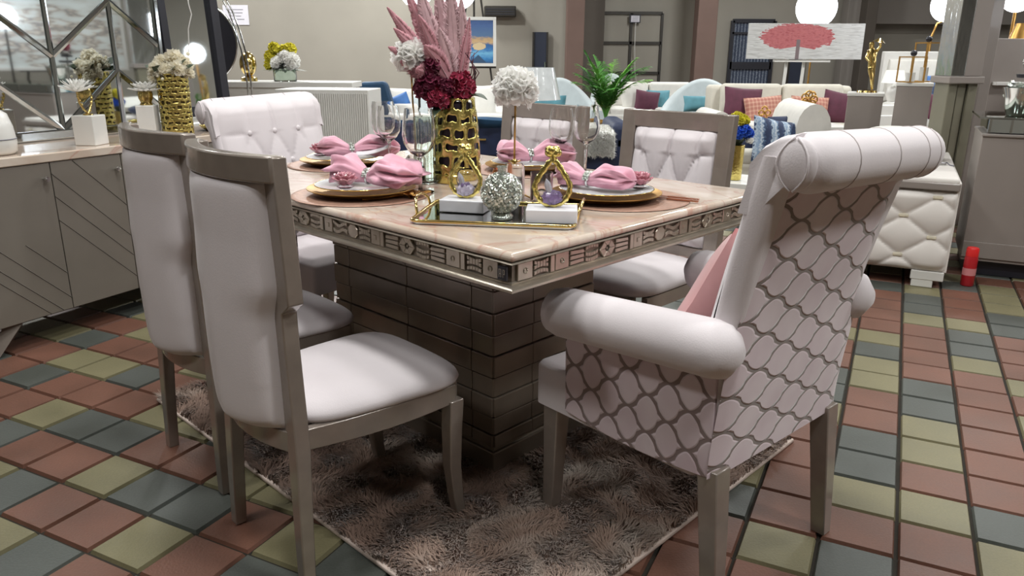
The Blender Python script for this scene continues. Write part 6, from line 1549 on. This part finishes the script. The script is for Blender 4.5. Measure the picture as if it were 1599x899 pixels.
# ------------------------------------------------------------------ tufted bench in front of the column
BF = Vector((2.276, 3.97, 0)); BX0, BX1, BD, BZ0, BZ1 = -.64, .055, 1.40, .09, .575
t = thing('tufted_bench', 'white diamond-tufted bench with gold tufts beside the mauve cabinet', 'bench', BF, FA)
MB().box(((BX0 + BX1) / 2, BD / 2, (BZ0 + BZ1) / 2), (BX1 - BX0 - .02, BD - .04, BZ1 - BZ0 - .02)).build('body', V['velvet_cream'], t, 0, bevel=.01)
mb = MB(); nW = .296; rowH = .108
def fnb(u, v):
    x = BX0 + (BX1 - BX0) * u; z = BZ0 + (BZ1 - .045 - BZ0) * v; e = (min(1, min(u, 1 - u) * 25) * min(1, min(v, 1 - v) * 12)) ** .5
    p = (x + .04) / nW + (z - .495) / (2 * rowH); q = (x + .04) / nW - (z - .495) / (2 * rowH)
    return Vector((x, .018 - .042 * e * (.3 + .7 * (abs(math.sin(PI * p) * math.sin(PI * q)) ** .35)), z))
mb.grid(fnb, 90, 44); mb.build('tufted_front', V['velvet_cream'], t, 180)
for i in range(-3, 2):
    for j in range(-4, 1):
        x = -.04 + nW * i / 1 + (nW / 2 if j % 2 else 0); z = .495 + rowH * j
        if BX0 + .05 < x < BX1 - .02 and BZ0 + .03 < z < BZ1 - .07: MB().box((x, -.004, z), (.046, .016, .016)).build('gold_tuft', V['petal_cream'], t, 0, bevel=.004)
MB().box(((BX0 + BX1) / 2, -.004, BZ1 - .022), (BX1 - BX0, .03, .040)).build('front_rail', V['cab2'], t, 0, bevel=.006)
MB().box(((BX0 + BX1) / 2, BD / 2, BZ1 + .004), (BX1 - BX0 - .01, BD - .01, .035)).build('padded_top', V['velvet_cream'], t, 60, bevel=.014, bseg=3)
MB().box((BX1 - .006, BD / 2, (BZ0 + BZ1) / 2), (.02, BD - .02, BZ1 - BZ0)).build('side_panel', V['velvet_cream'], t, 0, bevel=.004)
for x in (BX0 + .09, BX1 - .085):
    for y in (.035, BD - .08): MB().box((x, y, .066), (.16, .07, .05)).build('foot_block', V['white_lac'], t, 0, bevel=.004); MB().box((x - .02, y, .021), (.105, .065, .042)).build('foot', V['white_lac'], t, 0, bevel=.004)
def BP(x, y, z): return BF + FAX * x + FBX * y + Vector((0, 0, z))
o = pillow(MB(), .5, .9, .16).build('bed_pillow', V['white_fab'], None, 180); o.location = BP(-.26, 1.15, BZ1 + .10); o.rotation_euler = Euler((R(90), 0, FA)); tag(o, 'white pillow lying on the far end of the tufted bench', 'pillow')
t = thing('phone', 'white phone lying on the top of tufted bench', 'phone', BP(-.06, .62, BZ1 + .0225), FA + R(25)); MB().box((0, 0, .005), (.075, .14, .009)).build('case', V['silver'], t, 0, bevel=.003); MB().box((0, 0, .0105), (.068, .13, .002)).build('screen', V['paper'], t, 0)
o = MB().tube([BP(-.02, .60, BZ1 + .026), BP(.01, .66, BZ1 + .027), BP(.02, .56, BZ1 + .026), BP(.04, .52, BZ1 + .026)], .003, 6).build('phone_cable', V['ink'], None, 180); tag(o, 'thin grey cable beside the phone on tufted bench', 'cable')
o = pillow(MB(), .20, .12, .09).build('trinket_pouch', V['navy'], None, 180); o.location = BP(-.62, .75, BZ1 + .07); o.rotation_euler = Euler((R(80), 0, FA)); tag(o, 'small navy pouch on the tufted bench behind the scroll roll', 'pouch')
# ------------------------------------------------------------------ mauve cabinet at the right
CF = Vector((2.577, 4.255, 0)); CW, CD, CH_ = 1.5, .55, .80
t = thing('display_cabinet', 'plain mauve cabinet with mirrored top case at right edge of photo', 'cabinet', CF, FA)
MB().box((CW / 2, CD / 2, .44), (CW, CD, .70)).build('body', V['cab2'], t, 0, bevel=.004)
MB().box((CW / 2, CD / 2 + .02, .047), (CW - .05, CD - .05, .085)).build('plinth', V['black'], t, 0)
MB().box((CW / 2, CD / 2 - .003, .80 - .006), (CW + .01, CD + .015, .014)).build('lid', V['cab2'], t, 0, bevel=.003)
MB().box((CW / 2, -.004, .155), (CW, .012, .09)).build('kick_board', V['cab2'], t, 0, bevel=.002)
MB().box((CW / 2 - .0, CD / 2, .843), (CW - .04, CD - .06, .075)).build('mirrored_case', V['mirror'], t, 0, bevel=.003)
for x in (-.0, .10, .55): MB().box((x + .03, .028, .843), (.010, .012, .076)).build('case_upright', V['silver'], t, 0)
MB().box((CW / 2 - .02, CD / 2, .886), (CW + .02, CD + .02, .010)).build('glass_top', V['glass_green'], t, 0)
def CP(x, y, z=.8915): return CF + FAX * x + FBX * y + Vector((0, 0, z))
t = thing('crystal_bowl', 'cut crystal centrepiece on the glass top of mauve cabinet', 'bowl', CP(.17, .20), 0)
MB().lathe([(.001, 0), (.06, 0), (.07, .02), (.085, .10), (.10, .15), (.09, .15), (.06, .03), (.001, .015)], 20, fn=lambda a, z: 1 + .06 * math.sin(10 * a)).build('bowl_body', V['silver'], t, 20)
mb = MB(); rg = random.Random(6)
for k in range(60): a = rg.uniform(0, 6.28); mb.box((rg.uniform(.02, .09) * math.cos(a), rg.uniform(.02, .09) * math.sin(a), rg.uniform(.10, .18)), (.016, .016, .022), (rg.uniform(0, 3), rg.uniform(0, 3), 0))
mb.build('crystals', V['crystal_silver'], t, 0)
t = thing('tiered_stand', 'black and silver ornament with red bloom rising above crystal centrepiece', 'ornament', CP(.22, .36), 0)
MB().lathe([(.001, 0), (.07, 0), (.07, .012), (.012, .02), (.010, .26), (.001, .26)], 20).build('stem', V['silver'], t, 40)
for z, r in ((.20, .075), (.255, .05)): MB().lathe([(.001, z), (r, z), (r + .006, z + .02), (.001, z + .012)], 24).build('dish', V['black'], t, 40)
mb = MB(); [mb.sphere((.045 * math.cos(k * .9), .045 * math.sin(k * .9), .285 + .012 * (k % 3)), .018, 8, 6, mi=0) for k in range(7)]; mb.build('silver_beads', V['silver'], t, 180)
peony('red_bloom', None, (.03, 0, .36), .045, V['petal_red'], parent=t, n=60, size=.018, seed=77, cup=.5)
# red spray can on the floor
t = thing('spray_can', 'red spray can standing on the floor before the mauve cabinet', 'can', (2.505, 4.035, .001), 0)
MB().lathe([(.001, 0), (.031, 0), (.033, .003), (.033, .155), (.030, .165), (.001, .165)], 24).build('can_body', V['red_can'], t, 40)
MB().lathe([(.001, .165), (.031, .165), (.031, .205), (.027, .212), (.001, .212)], 24).build('cap', pm('bright_red_cap', '#e02a2a', .35, 0, .03, 8), t, 40)
MB().lathe([(.0335, .06), (.0335, .10)], 24, cap=False).build('label_band', pm('pink_label', '#d88a8c', .5, 0, .03, 8), t, 40)
# ------------------------------------------------------------------ housings and glowing discs for the added fill lamps
for i, (x, y, p) in enumerate(FILL_LAMPS):
    t = thing('overhead_fill_light', 'round lamp added overhead as fill above the showroom floor, out of view', 'ceiling light', (x, y, CEIL), 0, 'added overhead fill lamps')
    MB().lathe([(.001, 0), (.20, 0), (.20, -.06), (.19, -.06), (.18, -.02), (.001, -.02)], 28).build('housing', V['dark_metal'], t, 40)
    MB().lathe([(.001, -.05), (.18, -.05), (.18, -.055), (.001, -.055)], 28).build('diffuser', V['fill_panel'], t, 40)
